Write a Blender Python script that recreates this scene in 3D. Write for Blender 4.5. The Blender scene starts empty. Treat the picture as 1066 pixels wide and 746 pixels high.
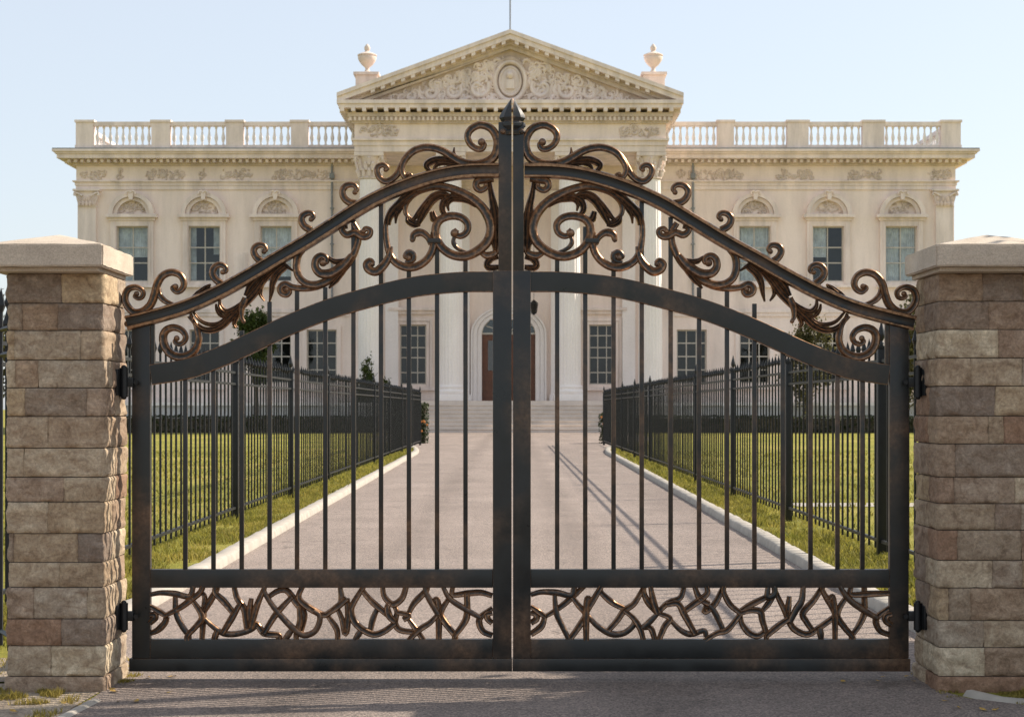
import bpy, bmesh, math, random
import numpy as np
from mathutils import Vector, noise
random.seed(7)
NPR = np.random.RandomState(11)
R = math.radians
scene = bpy.context.scene
COL = scene.collection

# ------------------------------------------------------------------ helpers
def tag(o, label=None, cat=None, group=None, kind=None):
    if label: o['label'] = label
    if cat: o['category'] = cat
    if group: o['group'] = group
    if kind: o['kind'] = kind
    return o

def empty(name, loc=(0, 0, 0)):
    o = bpy.data.objects.new(name, None)
    COL.objects.link(o); o.location = loc
    o.empty_display_size = 0.2
    return o

def setparent(o, p):
    o.parent = p
    # world coordinates are used in every mesh: undo the base location
    t = Vector((0, 0, 0)); q = p
    while q is not None:
        t += q.location; q = q.parent
    o.location = -t if not any(True for _ in ()) else o.location

class MB:
    def __init__(s): s.v = []; s.f = []; s.w = []; s.t = []
    def add(s, vs, fs, w=0.0, t=0.5):
        b = len(s.v); s.v += [tuple(p) for p in vs]
        s.w += (list(w) if hasattr(w, '__len__') else [w] * len(vs))
        s.t += [t] * len(vs)
        s.f += [tuple(i + b for i in f) for f in fs]
    def box(s, x0, x1, y0, y1, z0, z1, bev=0.0, t=0.5):
        if x0 > x1: x0, x1 = x1, x0
        if y0 > y1: y0, y1 = y1, y0
        if z0 > z1: z0, z1 = z1, z0
        if bev <= 0:
            vs = [(x, y, z) for z in (z0, z1) for y in (y0, y1) for x in (x0, x1)]
            fs = [(0, 2, 3, 1), (4, 5, 7, 6), (0, 1, 5, 4), (2, 6, 7, 3), (0, 4, 6, 2), (1, 3, 7, 5)]
            s.add(vs, fs, 0, t); return
        bm = bmesh.new(); bmesh.ops.create_cube(bm, size=1)
        for v in bm.verts:
            v.co = Vector(((x0 + x1) / 2 + v.co.x * (x1 - x0), (y0 + y1) / 2 + v.co.y * (y1 - y0), (z0 + z1) / 2 + v.co.z * (z1 - z0)))
        bmesh.ops.bevel(bm, geom=bm.edges[:], offset=bev, segments=2, affect='EDGES', profile=0.6)
        bm.verts.index_update()
        s.add([v.co[:] for v in bm.verts], [[v.index for v in f.verts] for f in bm.faces], 0, t); bm.free()
    def prism(s, poly, y0, y1, t=0.5):
        """polygon in x,z extruded along y"""
        n = len(poly)
        vs = [(x, y0, z) for x, z in poly] + [(x, y1, z) for x, z in poly]
        fs = [tuple(range(n))[::-1], tuple(range(n, 2 * n))] + [(i, (i + 1) % n, n + (i + 1) % n, n + i) for i in range(n)]
        s.add(vs, fs, 0, t)
    def lathe(s, prof, c, seg=16, mod=None, t=0.5):
        vs = []; fs = []
        for r, z in prof:
            for k in range(seg):
                a = 2 * math.pi * k / seg
                rr = r * (mod(a, z) if mod else 1)
                vs.append((c[0] + rr * math.cos(a), c[1] + rr * math.sin(a), c[2] + z))
        for i in range(len(prof) - 1):
            for k in range(seg):
                k2 = (k + 1) % seg
                fs.append((i * seg + k, i * seg + k2, (i + 1) * seg + k2, (i + 1) * seg + k))
        fs.append(tuple(range(seg))[::-1]); fs.append(tuple(range((len(prof) - 1) * seg, len(prof) * seg)))
        s.add(vs, fs, 0, t)
    def tube(s, pts, rad, seg=8, w=0.0, t=0.5):
        """3-D tube through pts, radius per point"""
        pts = [Vector(p) for p in pts]; n = len(pts)
        if not hasattr(rad, '__len__'): rad = [rad] * n
        vs = []; fs = []
        prev = None
        for i, p in enumerate(pts):
            d = (pts[min(i + 1, n - 1)] - pts[max(i - 1, 0)]).normalized()
            if prev is None:
                a = Vector((0, 0, 1)) if abs(d.z) < 0.9 else Vector((1, 0, 0))
                u = d.cross(a).normalized()
            else:
                u = (prev - d * prev.dot(d)).normalized()
            prev = u; q = d.cross(u)
            for k in range(seg):
                a = 2 * math.pi * k / seg
                vs.append(p + (u * math.cos(a) + q * math.sin(a)) * rad[i])
        for i in range(n - 1):
            for k in range(seg):
                k2 = (k + 1) % seg
                fs.append((i * seg + k, i * seg + k2, (i + 1) * seg + k2, (i + 1) * seg + k))
        fs.append(tuple(range(seg))[::-1]); fs.append(tuple(range((n - 1) * seg, n * seg)))
        s.add(vs, fs, w, t)
    def ball(s, c, r, w=0.5, seg=10, sy=1.0):
        vs = []; fs = []; n = seg // 2 + 1
        for i in range(n):
            ph = math.pi * (i + 0.02) / (n - 1 + 0.04)
            for k in range(seg):
                a = 2 * math.pi * k / seg
                vs.append((c[0] + r * math.sin(ph) * math.cos(a), c[1] + sy * r * math.cos(ph), c[2] + r * math.sin(ph) * math.sin(a)))
        for i in range(n - 1):
            for k in range(seg):
                k2 = (k + 1) % seg
                fs.append((i * seg + k, i * seg + k2, (i + 1) * seg + k2, (i + 1) * seg + k))
        fs.append(tuple(range(seg))); fs.append(tuple(range((n - 1) * seg, n * seg))[::-1])
        s.add(vs, fs, w)
    def build(s, name, mat, parent=None, smooth=False, angle=40):
        me = bpy.data.meshes.new(name)
        me.from_pydata(s.v, [], s.f)
        a = me.attributes.new('wear', 'FLOAT', 'POINT'); a.data.foreach_set('value', s.w)
        a = me.attributes.new('tint', 'FLOAT', 'POINT'); a.data.foreach_set('value', s.t)
        bm = bmesh.new(); bm.from_mesh(me)
        bmesh.ops.recalc_face_normals(bm, faces=bm.faces[:])
        bm.to_mesh(me); bm.free()
        if smooth:
            me.polygons.foreach_set('use_smooth', [True] * len(me.polygons))
            me.set_sharp_from_angle(angle=R(angle))
        me.materials.append(mat); me.update()
        o = bpy.data.objects.new(name, me); COL.objects.link(o)
        if parent: setparent(o, parent)
        return o

def catmull(P, per=6):
    P = [tuple(p) for p in P]; n = len(P)
    if n == 2: return [tuple(P[0][k] + (P[1][k] - P[0][k]) * i / per for k in range(2)) for i in range(per + 1)]
    Q = [tuple(2 * P[0][k] - P[1][k] for k in range(2))] + P + [tuple(2 * P[-1][k] - P[-2][k] for k in range(2))]
    out = []
    for i in range(1, n):
        p0, p1, p2, p3 = Q[i - 1], Q[i], Q[i + 1], Q[i + 2]
        for j in range(per):
            t = j / per
            out.append(tuple(0.5 * ((2 * p1[k]) + (-p0[k] + p2[k]) * t + (2 * p0[k] - 5 * p1[k] + 4 * p2[k] - p3[k]) * t * t + (-p0[k] + 3 * p1[k] - 3 * p2[k] + p3[k]) * t ** 3) for k in range(2)))
    out.append(P[-1]); return out

PR_SCROLL = [(-1, 0, .5), (-.93, -.7, .75), (-.62, -1.0, 1), (-.33, -.78, .62), (0, -.66, .34), (.33, -.78, .62), (.62, -1.0, 1), (.93, -.7, .75), (1, 0, .5), (.8, .7, .1), (0, .9, 0), (-.8, .7, .1)]
PR_ROUND = [(math.cos(a), -math.sin(a), (0.9 if abs(math.cos(a)) > .45 and abs(math.cos(a)) < .95 else .42)) for a in [2 * math.pi * k / 10 for k in range(10)]]
PR_LEAF = [(-1, .1, .8), (-.78, -.55, .95), (-.42, -.22, .3), (0, -.95, .98), (.42, -.22, .3), (.78, -.55, .95), (1, .1, .8), (.6, .5, 0), (0, .6, 0), (-.6, .5, 0)]
def sweep(mb, pts, rad, prof=PR_SCROLL, Y=0.0, depth=1.0, per=6, spline=True, t=0.5, capr=True):
    """sweep a profile (in-plane normal, depth, wear) along a curve of the x-z plane"""
    C = catmull(pts, per) if spline else pts
    n = len(C); m = len(prof)
    L = [0]
    for i in range(1, n): L.append(L[-1] + math.hypot(C[i][0] - C[i - 1][0], C[i][1] - C[i - 1][1]))
    T = max(L[-1], 1e-6)
    def rr(i):
        u = L[i] / T
        if not hasattr(rad, '__len__'): return rad
        k = u * (len(rad) - 1); a = min(int(k), len(rad) - 2); return rad[a] + (rad[a + 1] - rad[a]) * (k - a)
    vs = []; ws = []; fs = []
    for i in range(n):
        a = C[max(i - 1, 0)]; b = C[min(i + 1, n - 1)]
        dx, dz = b[0] - a[0], b[1] - a[1]; l = math.hypot(dx, dz) or 1
        nx, nz = -dz / l, dx / l; r = rr(i)
        for pn, py, w in prof:
            vs.append((C[i][0] + nx * pn * r, Y + py * r * depth, C[i][1] + nz * pn * r)); ws.append(w)
    for i in range(n - 1):
        for k in range(m):
            k2 = (k + 1) % m
            fs.append((i * m + k, i * m + k2, (i + 1) * m + k2, (i + 1) * m + k))
    fs.append(tuple(range(m))); fs.append(tuple(range((n - 1) * m, n * m))[::-1])
    mb.add(vs, fs, ws, t)

# ------------------------------------------------------------------ materials
def newmat(name):
    m = bpy.data.materials.new(name); m.use_nodes = True
    nt = m.node_tree; b = nt.nodes['Principled BSDF']
    return m, nt, b
def N(nt, typ, **kw):
    n = nt.nodes.new(typ)
    for k, v in kw.items():
        if k in n.inputs: n.inputs[k].default_value = v
        else: setattr(n, k, v)
    return n
def ramp(nt, fac, stops, interp='LINEAR'):
    r = nt.nodes.new('ShaderNodeValToRGB'); r.color_ramp.interpolation = interp
    e = r.color_ramp.elements
    while len(e) < len(stops): e.new(0.5)
    for i, (p, c) in enumerate(stops): e[i].position = p; e[i].color = (c + (1,)) if len(c) == 3 else c
    nt.links.new(fac, r.inputs[0]); return r.outputs[0]
def noise_n(nt, scale, detail=4, rough=.55, vec=None, dist=0.0):
    n = nt.nodes.new('ShaderNodeTexNoise'); n.inputs['Scale'].default_value = scale; n.inputs['Detail'].default_value = detail
    n.inputs['Roughness'].default_value = rough; n.inputs['Distortion'].default_value = dist
    if vec is None:
        g = nt.nodes.new('ShaderNodeNewGeometry'); vec = g.outputs['Position']
    nt.links.new(vec, n.inputs['Vector']); return n.outputs[0]
def mixc(nt, f, a, b, mode='MIX'):
    m = nt.nodes.new('ShaderNodeMix'); m.data_type = 'RGBA'; m.blend_type = mode
    for s, v in ((0, f), (6, a), (7, b)):
        if hasattr(v, 'is_linked') or hasattr(v, 'links'): nt.links.new(v, m.inputs[s])
        else: m.inputs[s].default_value = (v + (1,)) if (isinstance(v, tuple) and len(v) == 3) else v
    return m.outputs[2]
def mth(nt, op, a, b=0.0):
    m = nt.nodes.new('ShaderNodeMath'); m.operation = op
    for i, v in enumerate((a, b)):
        if hasattr(v, 'links'): nt.links.new(v, m.inputs[i])
        else: m.inputs[i].default_value = v
    return m.outputs[0]
def bump(nt, b, h, strength=.3, dist=.01):
    n = nt.nodes.new('ShaderNodeBump'); n.inputs['Strength'].default_value = strength; n.inputs['Distance'].default_value = dist
    nt.links.new(h, n.inputs['Height']); nt.links.new(n.outputs[0], b.inputs['Normal'])
def attr(nt, name):
    a = nt.nodes.new('ShaderNodeAttribute'); a.attribute_name = name; return a.outputs['Fac']
def scaled_pos(nt, sc):
    g = nt.nodes.new('ShaderNodeNewGeometry'); v = nt.nodes.new('ShaderNodeVectorMath'); v.operation = 'MULTIPLY'
    nt.links.new(g.outputs['Position'], v.inputs[0]); v.inputs[1].default_value = sc; return v.outputs[0]

def simple(name, col, var=.12, rough=.8, sc=3.0, bs=.15, bd=.01, metal=0.0, scale2=None):
    m, nt, b = newmat(name)
    lo = tuple(c * (1 - var) for c in col); hi = tuple(min(1, c * (1 + var)) for c in col)
    f = noise_n(nt, sc, 6, .6)
    nt.links.new(ramp(nt, f, [(.3, lo), (.7, hi)]), b.inputs['Base Color'])
    b.inputs['Roughness'].default_value = rough; b.inputs['Metallic'].default_value = metal
    if bs: bump(nt, b, noise_n(nt, sc * 8, 5, .6), bs, bd)
    return m

def gate_metal(name, wearmul=1.0, edge=True):
    m, nt, b = newmat(name)
    w = attr(nt, 'wear')
    n1 = noise_n(nt, 38, 5, .65); n2 = noise_n(nt, 5, 5, .6); n3 = noise_n(nt, 1.3, 3, .5)
    if edge:
        bv = nt.nodes.new('ShaderNodeBevel'); bv.samples = 4; bv.inputs['Radius'].default_value = .005
        g = nt.nodes.new('ShaderNodeNewGeometry')
        d = nt.nodes.new('ShaderNodeVectorMath'); d.operation = 'DOT_PRODUCT'
        nt.links.new(bv.outputs[0], d.inputs[0]); nt.links.new(g.outputs['True Normal'], d.inputs[1])
        e = mth(nt, 'MULTIPLY', mth(nt, 'SUBTRACT', 1.0, d.outputs['Value']), 5.0)
        e = mth(nt, 'MINIMUM', e, .95)
        w = mth(nt, 'MAXIMUM', w, e)
    # how much bare bronze shows
    f = mth(nt, 'ADD', w, mth(nt, 'MULTIPLY', mth(nt, 'SUBTRACT', n1, .55), .9))
    f = mth(nt, 'ADD', f, mth(nt, 'MULTIPLY', mth(nt, 'SUBTRACT', n2, .5), .9))
    fr = ramp(nt, f, [(.38, (0, 0, 0)), (.85, (1, 1, 1))])
    patch = ramp(nt, n3, [(.50, (0, 0, 0)), (.68, (.6, .6, .6))])
    fr = mixc(nt, 1.0, fr, mixc(nt, 1.0, patch, ramp(nt, n2, [(.35, (0, 0, 0)), (.7, (1, 1, 1))]), 'MULTIPLY'), 'LIGHTEN')
    dark = ramp(nt, n2, [(.3, (.014, .016, .016)), (.7, (.028, .030, .029))])
    bz = ramp(nt, n1, [(.3, (.15, .075, .038)), (.7, (.40, .235, .135))])
    cm = mixc(nt, fr, dark, bz)
    nt.links.new(cm, b.inputs['Base Color'])
    rm = nt.nodes.new('ShaderNodeMapRange'); nt.links.new(fr, rm.inputs[0]); rm.inputs[3].default_value = .15; rm.inputs[4].default_value = .85
    nt.links.new(rm.outputs[0], b.inputs['Metallic']); b.inputs['Specular IOR Level'].default_value = .5
    nt.links.new(ramp(nt, n2, [(.3, (.27,) * 3), (.7, (.48,) * 3)]), b.inputs['Roughness'])
    bump(nt, b, noise_n(nt, 120, 4, .6), .18, .002)
    return m
M = {}
M['gate'] = gate_metal('gate_painted_bronze')
M['iron'] = simple('black_iron', (.012, .013, .014), .3, .45, 12, .2, .002, .2)

def stone_pillar(name, dark=1.0):
    m, nt, b = newmat(name)
    t = attr(nt, 'tint')
    big = noise_n(nt, 9, 9, .72, dist=.9); fine = noise_n(nt, 60, 9, .78)
    v = scaled_pos(nt, (4, 4, 12)); band = noise_n(nt, 1.3, 6, .6, v, 1.4)
    c1 = ramp(nt, t, [(0, (.29, .175, .115)), (.22, (.40, .335, .265)), (.42, (.47, .36, .235)), (.62, (.25, .20, .165)), (.82, (.35, .255, .18)), (1, (.56, .48, .36))])
    c2 = ramp(nt, big, [(.30, (.34, .25, .19)), (.46, (.82, .74, .66)), (.56, (1.0, .97, .92)), (.70, (1.55, 1.5, 1.42))])
    c = mixc(nt, .75, c1, c2, 'MULTIPLY')
    c = mixc(nt, mth(nt, 'MULTIPLY', ramp(nt, band, [(.52, (0, 0, 0)), (.68, (1, 1, 1))]), .5), c, (.19, .115, .07))
    c = mixc(nt, .75, c, ramp(nt, fine, [(.3, (.45, .44, .43)), (.7, (1.5, 1.5, 1.48))]), 'MULTIPLY')
    nt.links.new(c, b.inputs['Base Color']); b.inputs['Roughness'].default_value = .9
    h = mth(nt, 'ADD', mth(nt, 'MULTIPLY', fine, .5), big)
    bump(nt, b, h, .7, .018)
    return m
M['stone'] = stone_pillar('rough_sandstone')
M['mortar'] = simple('mortar', (.12, .10, .085), .2, .95, 30)
def capstone():
    m, nt, b = newmat('cap_stone')
    f = noise_n(nt, 120, 4, .7); g = noise_n(nt, 4, 5, .6)
    c = ramp(nt, g, [(.3, (.42, .35, .28)), (.7, (.56, .48, .39))])
    c = mixc(nt, .55, c, ramp(nt, f, [(.35, (.6, .58, .55)), (.65, (1.25, 1.22, 1.18))]), 'MULTIPLY')
    nt.links.new(c, b.inputs['Base Color']); b.inputs['Roughness'].default_value = .85
    bump(nt, b, f, .4, .004); return m
M['cap'] = capstone()
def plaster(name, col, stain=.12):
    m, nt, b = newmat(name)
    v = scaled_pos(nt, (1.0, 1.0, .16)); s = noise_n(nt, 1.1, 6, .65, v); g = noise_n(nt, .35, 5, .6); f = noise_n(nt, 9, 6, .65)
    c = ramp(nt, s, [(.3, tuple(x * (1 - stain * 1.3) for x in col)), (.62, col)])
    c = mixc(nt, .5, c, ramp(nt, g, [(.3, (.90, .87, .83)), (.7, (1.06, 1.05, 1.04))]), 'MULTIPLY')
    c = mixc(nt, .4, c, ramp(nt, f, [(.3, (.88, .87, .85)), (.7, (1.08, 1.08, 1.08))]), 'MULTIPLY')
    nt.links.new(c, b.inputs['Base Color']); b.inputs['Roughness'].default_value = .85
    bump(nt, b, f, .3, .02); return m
M['wall'] = plaster('cream_stucco', (.93, .79, .71), .14)
M['trim'] = plaster('pale_stone_trim', (.93, .80, .73), .26)
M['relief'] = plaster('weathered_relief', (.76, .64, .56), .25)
M['column'] = plaster('white_column_stone', (.92, .86, .83), .06)
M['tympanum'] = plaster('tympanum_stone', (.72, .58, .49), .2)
M['step'] = plaster('step_stone', (.74, .64, .56), .12)
M['terrace'] = plaster('pale_terrace_stone', (.62, .60, .58), .15)
M['lead'] = simple('lead_flashing', (.22, .23, .24), .2, .6, 2)
M['sash'] = simple('sash_paint', (.52, .47, .40), .1, .5, 6, 0)
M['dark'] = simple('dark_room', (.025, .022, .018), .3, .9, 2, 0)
M['curtain'] = simple('pale_curtain', (.80, .80, .78), .25, .9, 3, 0)
def glass():
    m, nt, b = newmat('window_glass')
    out = nt.nodes['Material Output']
    tr = nt.nodes.new('ShaderNodeBsdfTransparent'); tr.inputs[0].default_value = (.75, .8, .82, 1)
    gl = nt.nodes.new('ShaderNodeBsdfGlossy'); gl.inputs['Roughness'].default_value = .04; gl.inputs[0].default_value = (.9, .95, 1, 1)
    bp = nt.nodes.new('ShaderNodeBump'); bp.inputs['Strength'].default_value = .25; bp.inputs['Distance'].default_value = .05
    nt.links.new(noise_n(nt, .7, 2, .5), bp.inputs['Height']); nt.links.new(bp.outputs[0], gl.inputs['Normal'])
    fr = nt.nodes.new('ShaderNodeLayerWeight'); fr.inputs[0].default_value = .12
    mx = nt.nodes.new('ShaderNodeMixShader')
    nt.links.new(mth(nt, 'ADD', fr.outputs[0], .05), mx.inputs[0]); nt.links.new(tr.outputs[0], mx.inputs[1]); nt.links.new(gl.outputs[0], mx.inputs[2])
    nt.links.new(mx.outputs[0], out.inputs[0]); return m
M['glass'] = glass()
M['door'] = simple('brown_door', (.13, .045, .02), .25, .4, 4, .1)
M['flag'] = simple('grey_pole', (.3, .31, .33), .1, .4, 3, 0, metal=.6)

def asphalt(name='driveway_asphalt', k=1.0):
    m, nt, b = newmat(name)
    f = noise_n(nt, 95, 3, .75); g = noise_n(nt, .55, 6, .6); v = scaled_pos(nt, (.9, .12, 1)); s = noise_n(nt, 1.0, 5, .6, v)
    vo = nt.nodes.new('ShaderNodeTexVoronoi'); vo.inputs['Scale'].default_value = 95
    ge = nt.nodes.new('ShaderNodeNewGeometry'); nt.links.new(ge.outputs['Position'], vo.inputs['Vector'])
    c = ramp(nt, g, [(.3, (.195 * k, .157 * k, .137 * k)), (.7, (.26 * k, .213 * k, .187 * k))])
    c = mixc(nt, .7, c, ramp(nt, s, [(.35, (.82, .81, .8)), (.65, (1.12, 1.11, 1.1))]), 'MULTIPLY')
    c = mixc(nt, .85, c, ramp(nt, vo.outputs['Color'], [(.1, (.42, .41, .41)), (.5, (1, 1, 1)), (.95, (1.8, 1.72, 1.65))]), 'MULTIPLY')
    c = mixc(nt, .5, c, ramp(nt, f, [(.35, (.55, .55, .55)), (.65, (1.4, 1.4, 1.4))]), 'MULTIPLY')
    sx = nt.nodes.new('ShaderNodeSeparateXYZ'); nt.links.new(ge.outputs['Position'], sx.inputs[0])
    ax = mth(nt, 'ABSOLUTE', mth(nt, 'SUBTRACT', mth(nt, 'ABSOLUTE', mth(nt, 'ADD', sx.outputs[0], mth(nt, 'MULTIPLY', g, .5))), 1.0))
    tr = ramp(nt, ax, [(.05, (.80, .79, .78)), (.42, (1.03, 1.03, 1.03))])
    c = mixc(nt, .8, c, tr, 'MULTIPLY')
    st2 = noise_n(nt, 1.7, 7, .7, dist=.8); c = mixc(nt, .7, c, ramp(nt, st2, [(.32, (.66, .65, .64)), (.42, (1, 1, 1)), (.6, (1, 1, 1)), (.7, (1.12, 1.11, 1.1))]), 'MULTIPLY')
    # fine cracks
    vc = nt.nodes.new('ShaderNodeTexVoronoi'); vc.feature = 'DISTANCE_TO_EDGE'; vc.inputs['Scale'].default_value = .42
    wv = nt.nodes.new('ShaderNodeVectorMath'); wv.operation = 'ADD'
    nn = nt.nodes.new('ShaderNodeTexNoise'); nn.inputs['Scale'].default_value = 2.5; nn.inputs['Detail'].default_value = 5
    nt.links.new(ge.outputs['Position'], nn.inputs['Vector']); nt.links.new(ge.outputs['Position'], wv.inputs[0]); nt.links.new(nn.outputs['Color'], wv.inputs[1])
    nt.links.new(wv.outputs[0], vc.inputs['Vector'])
    ck = ramp(nt, vc.outputs['Distance'], [(.004, (.5, .48, .46)), (.012, (1, 1, 1))])
    c = mixc(nt, mth(nt, 'MULTIPLY', ramp(nt, g, [(.45, (0, 0, 0)), (.6, (1, 1, 1))]), .8), c, mixc(nt, 1.0, c, ck, 'MULTIPLY'))
    nt.links.new(c, b.inputs['Base Color']); b.inputs['Roughness'].default_value = .88
    bump(nt, b, mth(nt, 'ADD', vo.outputs['Distance'], f), .6, .006); return m
M['asphalt'] = asphalt(); M['road'] = asphalt('road_asphalt', .80)
M['kerb'] = simple('kerb_concrete', (.36, .325, .28), .18, .9, 6, .35, .006)
M['concrete'] = simple('edge_concrete', (.36, .32, .27), .2, .9, 14, .5, .01)
def gravel():
    m, nt, b = newmat('gravelly_soil')
    vo = nt.nodes.new('ShaderNodeTexVoronoi'); vo.inputs['Scale'].default_value = 60
    ge = nt.nodes.new('ShaderNodeNewGeometry'); nt.links.new(ge.outputs['Position'], vo.inputs['Vector'])
    g = noise_n(nt, 3, 5, .6)
    c = ramp(nt, g, [(.3, (.20, .155, .115)), (.7, (.34, .285, .22))])
    c = mixc(nt, .6, c, ramp(nt, vo.outputs['Color'], [(.1, (.5, .5, .5)), (.9, (1.5, 1.45, 1.4))]), 'MULTIPLY')
    nt.links.new(c, b.inputs['Base Color']); b.inputs['Roughness'].default_value = .95
    bump(nt, b, vo.outputs['Distance'], .8, .012); return m
M['gravel'] = gravel()
def lawn():
    m, nt, b = newmat('lawn_ground')
    g = noise_n(nt, .22, 6, .65); f = noise_n(nt, 22, 8, .75); h = noise_n(nt, 1.1, 7, .7)
    c = ramp(nt, g, [(.3, (.17, .17, .036)), (.5, (.255, .24, .055)), (.7, (.37, .305, .10))])
    c = mixc(nt, .7, c, ramp(nt, h, [(.3, (.62, .68, .6)), (.7, (1.3, 1.22, 1.2))]), 'MULTIPLY')
    c = mixc(nt, .7, c, ramp(nt, f, [(.3, (.6, .65, .6)), (.7, (1.4, 1.35, 1.25))]), 'MULTIPLY')
    nt.links.new(c, b.inputs['Base Color']); b.inputs['Roughness'].default_value = .95
    b.inputs['Specular IOR Level'].default_value = .1
    bump(nt, b, f, .7, .06); return m
M['lawn'] = lawn()
def leafmat(name, a, b_, trans=.35):
    m, nt, b = newmat(name)
    out = nt.nodes['Material Output']
    f = noise_n(nt, 1.3, 3, .6); w = attr(nt, 'tint')
    c = ramp(nt, f, [(.3, a), (.7, b_)])
    c = mixc(nt, 1.0, c, ramp(nt, w, [(0, (.6, .6, .6)), (1, (1.45, 1.35, 1.2))]), 'MULTIPLY')
    nt.links.new(c, b.inputs['Base Color']); b.inputs['Roughness'].default_value = .6
    b.inputs['Specular IOR Level'].default_value = .25
    tl = nt.nodes.new('ShaderNodeBsdfTranslucent'); nt.links.new(c, tl.inputs[0])
    mx = nt.nodes.new('ShaderNodeMixShader'); mx.inputs[0].default_value = trans
    nt.links.new(b.outputs[0], mx.inputs[1]); nt.links.new(tl.outputs[0], mx.inputs[2]); nt.links.new(mx.outputs[0], out.inputs[0])
    return m
M['grass'] = leafmat('grass_blades', (.16, .175, .03), (.33, .29, .07), .5)
M['drygrass'] = leafmat('dry_grass_blades', (.22, .20, .04), (.44, .36, .12), .5)
M['leaf'] = leafmat('tree_leaves', (.035, .06, .014), (.075, .10, .025))
M['leaf_b'] = leafmat('olive_leaves', (.07, .075, .028), (.13, .12, .05))
M['hedge'] = leafmat('hedge_leaves', (.018, .030, .010), (.042, .055, .018), .2)
M['bark'] = simple('bark', (.09, .07, .05), .3, .95, 8, .6, .02)
M['flower'] = simple('orange_flowers', (.55, .20, .05), .3, .8, 9, 0)

# ------------------------------------------------------------------ ground
def sheet(name, poly, z, mat, kind='structure', y_cuts=None):
    me = bpy.data.meshes.new(name); me.from_pydata([(x, y, z) for x, y in poly], [], [tuple(range(len(poly)))])
    me.materials.append(mat); o = bpy.data.objects.new(name, me); COL.objects.link(o); o['kind'] = kind; return o
sheet('ground', [(-600, -300), (600, -300), (600, 1200), (-600, 1200)], 0.0, M['lawn'])

def kin(Y):      # half width of the drive
    w = 2.85 + .35 * min(max((Y - 13) / 39, 0), 1)
    if Y > 54: w += 1.1 * ((Y - 54) / 14) ** 2 if Y < 68 else 1.1 + (Y - 68) * .25
    return w
ys = [9.9, 10.5, 11.5, 13] + [13 + 2.5 * i for i in range(1, 17)] + [56, 58, 60, 62, 64, 66, 68]
me_pts = []
L_ = [(-kin(y), y) for y in ys]; R_ = [(kin(y), y) for y in ys]
# drive inside the gate, opening into a forecourt before the steps
fore = [(7.4, 84), (7.4, 104.6), (-7.4, 104.6), (-7.4, 84)]
sheet('driveway', R_ + fore + L_[::-1], .006, M['asphalt'])
# public apron in front of the gate
ap = [(2.42, 9.9), (2.38, 9.3), (2.5, 8.98), (2.78, 8.75), (3.3, 8.5), (4.5, 8.2), (9, 7.6), (40, 6.5), (40, -14), (-40, -14), (-40, 5), (-9, 5.2), (-4.5, 5.9), (-3.2, 6.6), (-2.62, 7.4), (-2.36, 8.3), (-2.30, 9.0), (-2.30, 9.9)]
sheet('road', ap, .010, M['road'])
lp = [(-2.31, 9.35), (-2.36, 8.3), (-2.62, 7.4), (-3.2, 6.6), (-4.5, 5.9), (-9, 5.2), (-9, 6.6), (-7, 8.6), (-5, 9.35), (-2.85, 9.5)]
sheet('gravel_verge', lp, .004, M['gravel'])
# inside strips between drive and pillars
sheet('gravel_strip', [(-2.85, 9.5), (-2.3, 9.6), (-2.3, 9.9), (-2.85, 10.4), (-3.4, 10.4), (-3.6, 9.5)], .013, M['gravel'])
sheet('gravel_strip', [(2.4, 9.6), (2.95, 9.5), (3.6, 9.5), (3.4, 10.4), (2.85, 10.4), (2.4, 9.9)], .013, M['gravel'])
sheet('footpath', [(4.6, 26.4), (40, 26.0), (40, 27.6), (4.6, 27.4)], .008, M['concrete'])

def kerb(name, line, w, h, side):
    """line = inner edge; side = outward sign; bevelled top, slightly uneven stones"""
    mb = MB(); pts = line
    n = len(pts); vs = []; fs = []
    prof = [(0, 0), (0.012, h - .02), (.03, h), (w - .03, h), (w, h - .02), (w + .01, -.02)]
    dense = []
    for i in range(n - 1):
        a, b = Vector(pts[i]), Vector(pts[i + 1]); k = max(1, int((b - a).length / .25))
        dense += [a.lerp(b, j / k) for j in range(k)]
    dense.append(Vector(pts[-1]))
    m = len(prof); s = 0
    for i, p in enumerate(dense):
        d = (dense[min(i + 1, len(dense) - 1)] - dense[max(i - 1, 0)]).normalized()
        nn = Vector((d.y, -d.x)) * side
        jn = .006 * noise.noise(Vector((p.x * 3, p.y * 2.1, 3)))
        joint = (i % 4 == 0)
        for a, z in prof:
            q = p + nn * (a + jn + (.004 if joint else 0))
            vs.append((q.x, q.y, z + (jn * 1.5 if z > 0.05 else 0) - (.009 if joint and z > .05 else 0)))
    for i in range(len(dense) - 1):
        for k in range(m - 1): fs.append((i * m + k, i * m + k + 1, (i + 1) * m + k + 1, (i + 1) * m + k))
    fs.append(tuple(range(m))); fs.append(tuple(range((len(dense) - 1) * m, len(dense) * m)))
    mb.add(vs, fs)
    o = mb.build(name, M['kerb'], smooth=True, angle=50); o['kind'] = 'structure'; return o
kerb('kerb', [(-x, y) for x, y in [(kin(y), y) for y in ys]][::-1] and [(-kin(y), y) for y in ys], .20, .10, -1)
kerb('kerb', [(kin(y), y) for y in ys], .20, .10, 1)
kerb('kerb', [(2.5, 9.1), (2.62, 8.86), (2.9, 8.70), (3.3, 8.52), (4.5, 8.22), (9, 7.62)], .1, .03, -1)
kerb('kerb', [(-2.31, 8.9), (-2.36, 8.3), (-2.62, 7.4), (-3.2, 6.6), (-4.5, 5.9)], .09, .022, -1)

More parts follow.
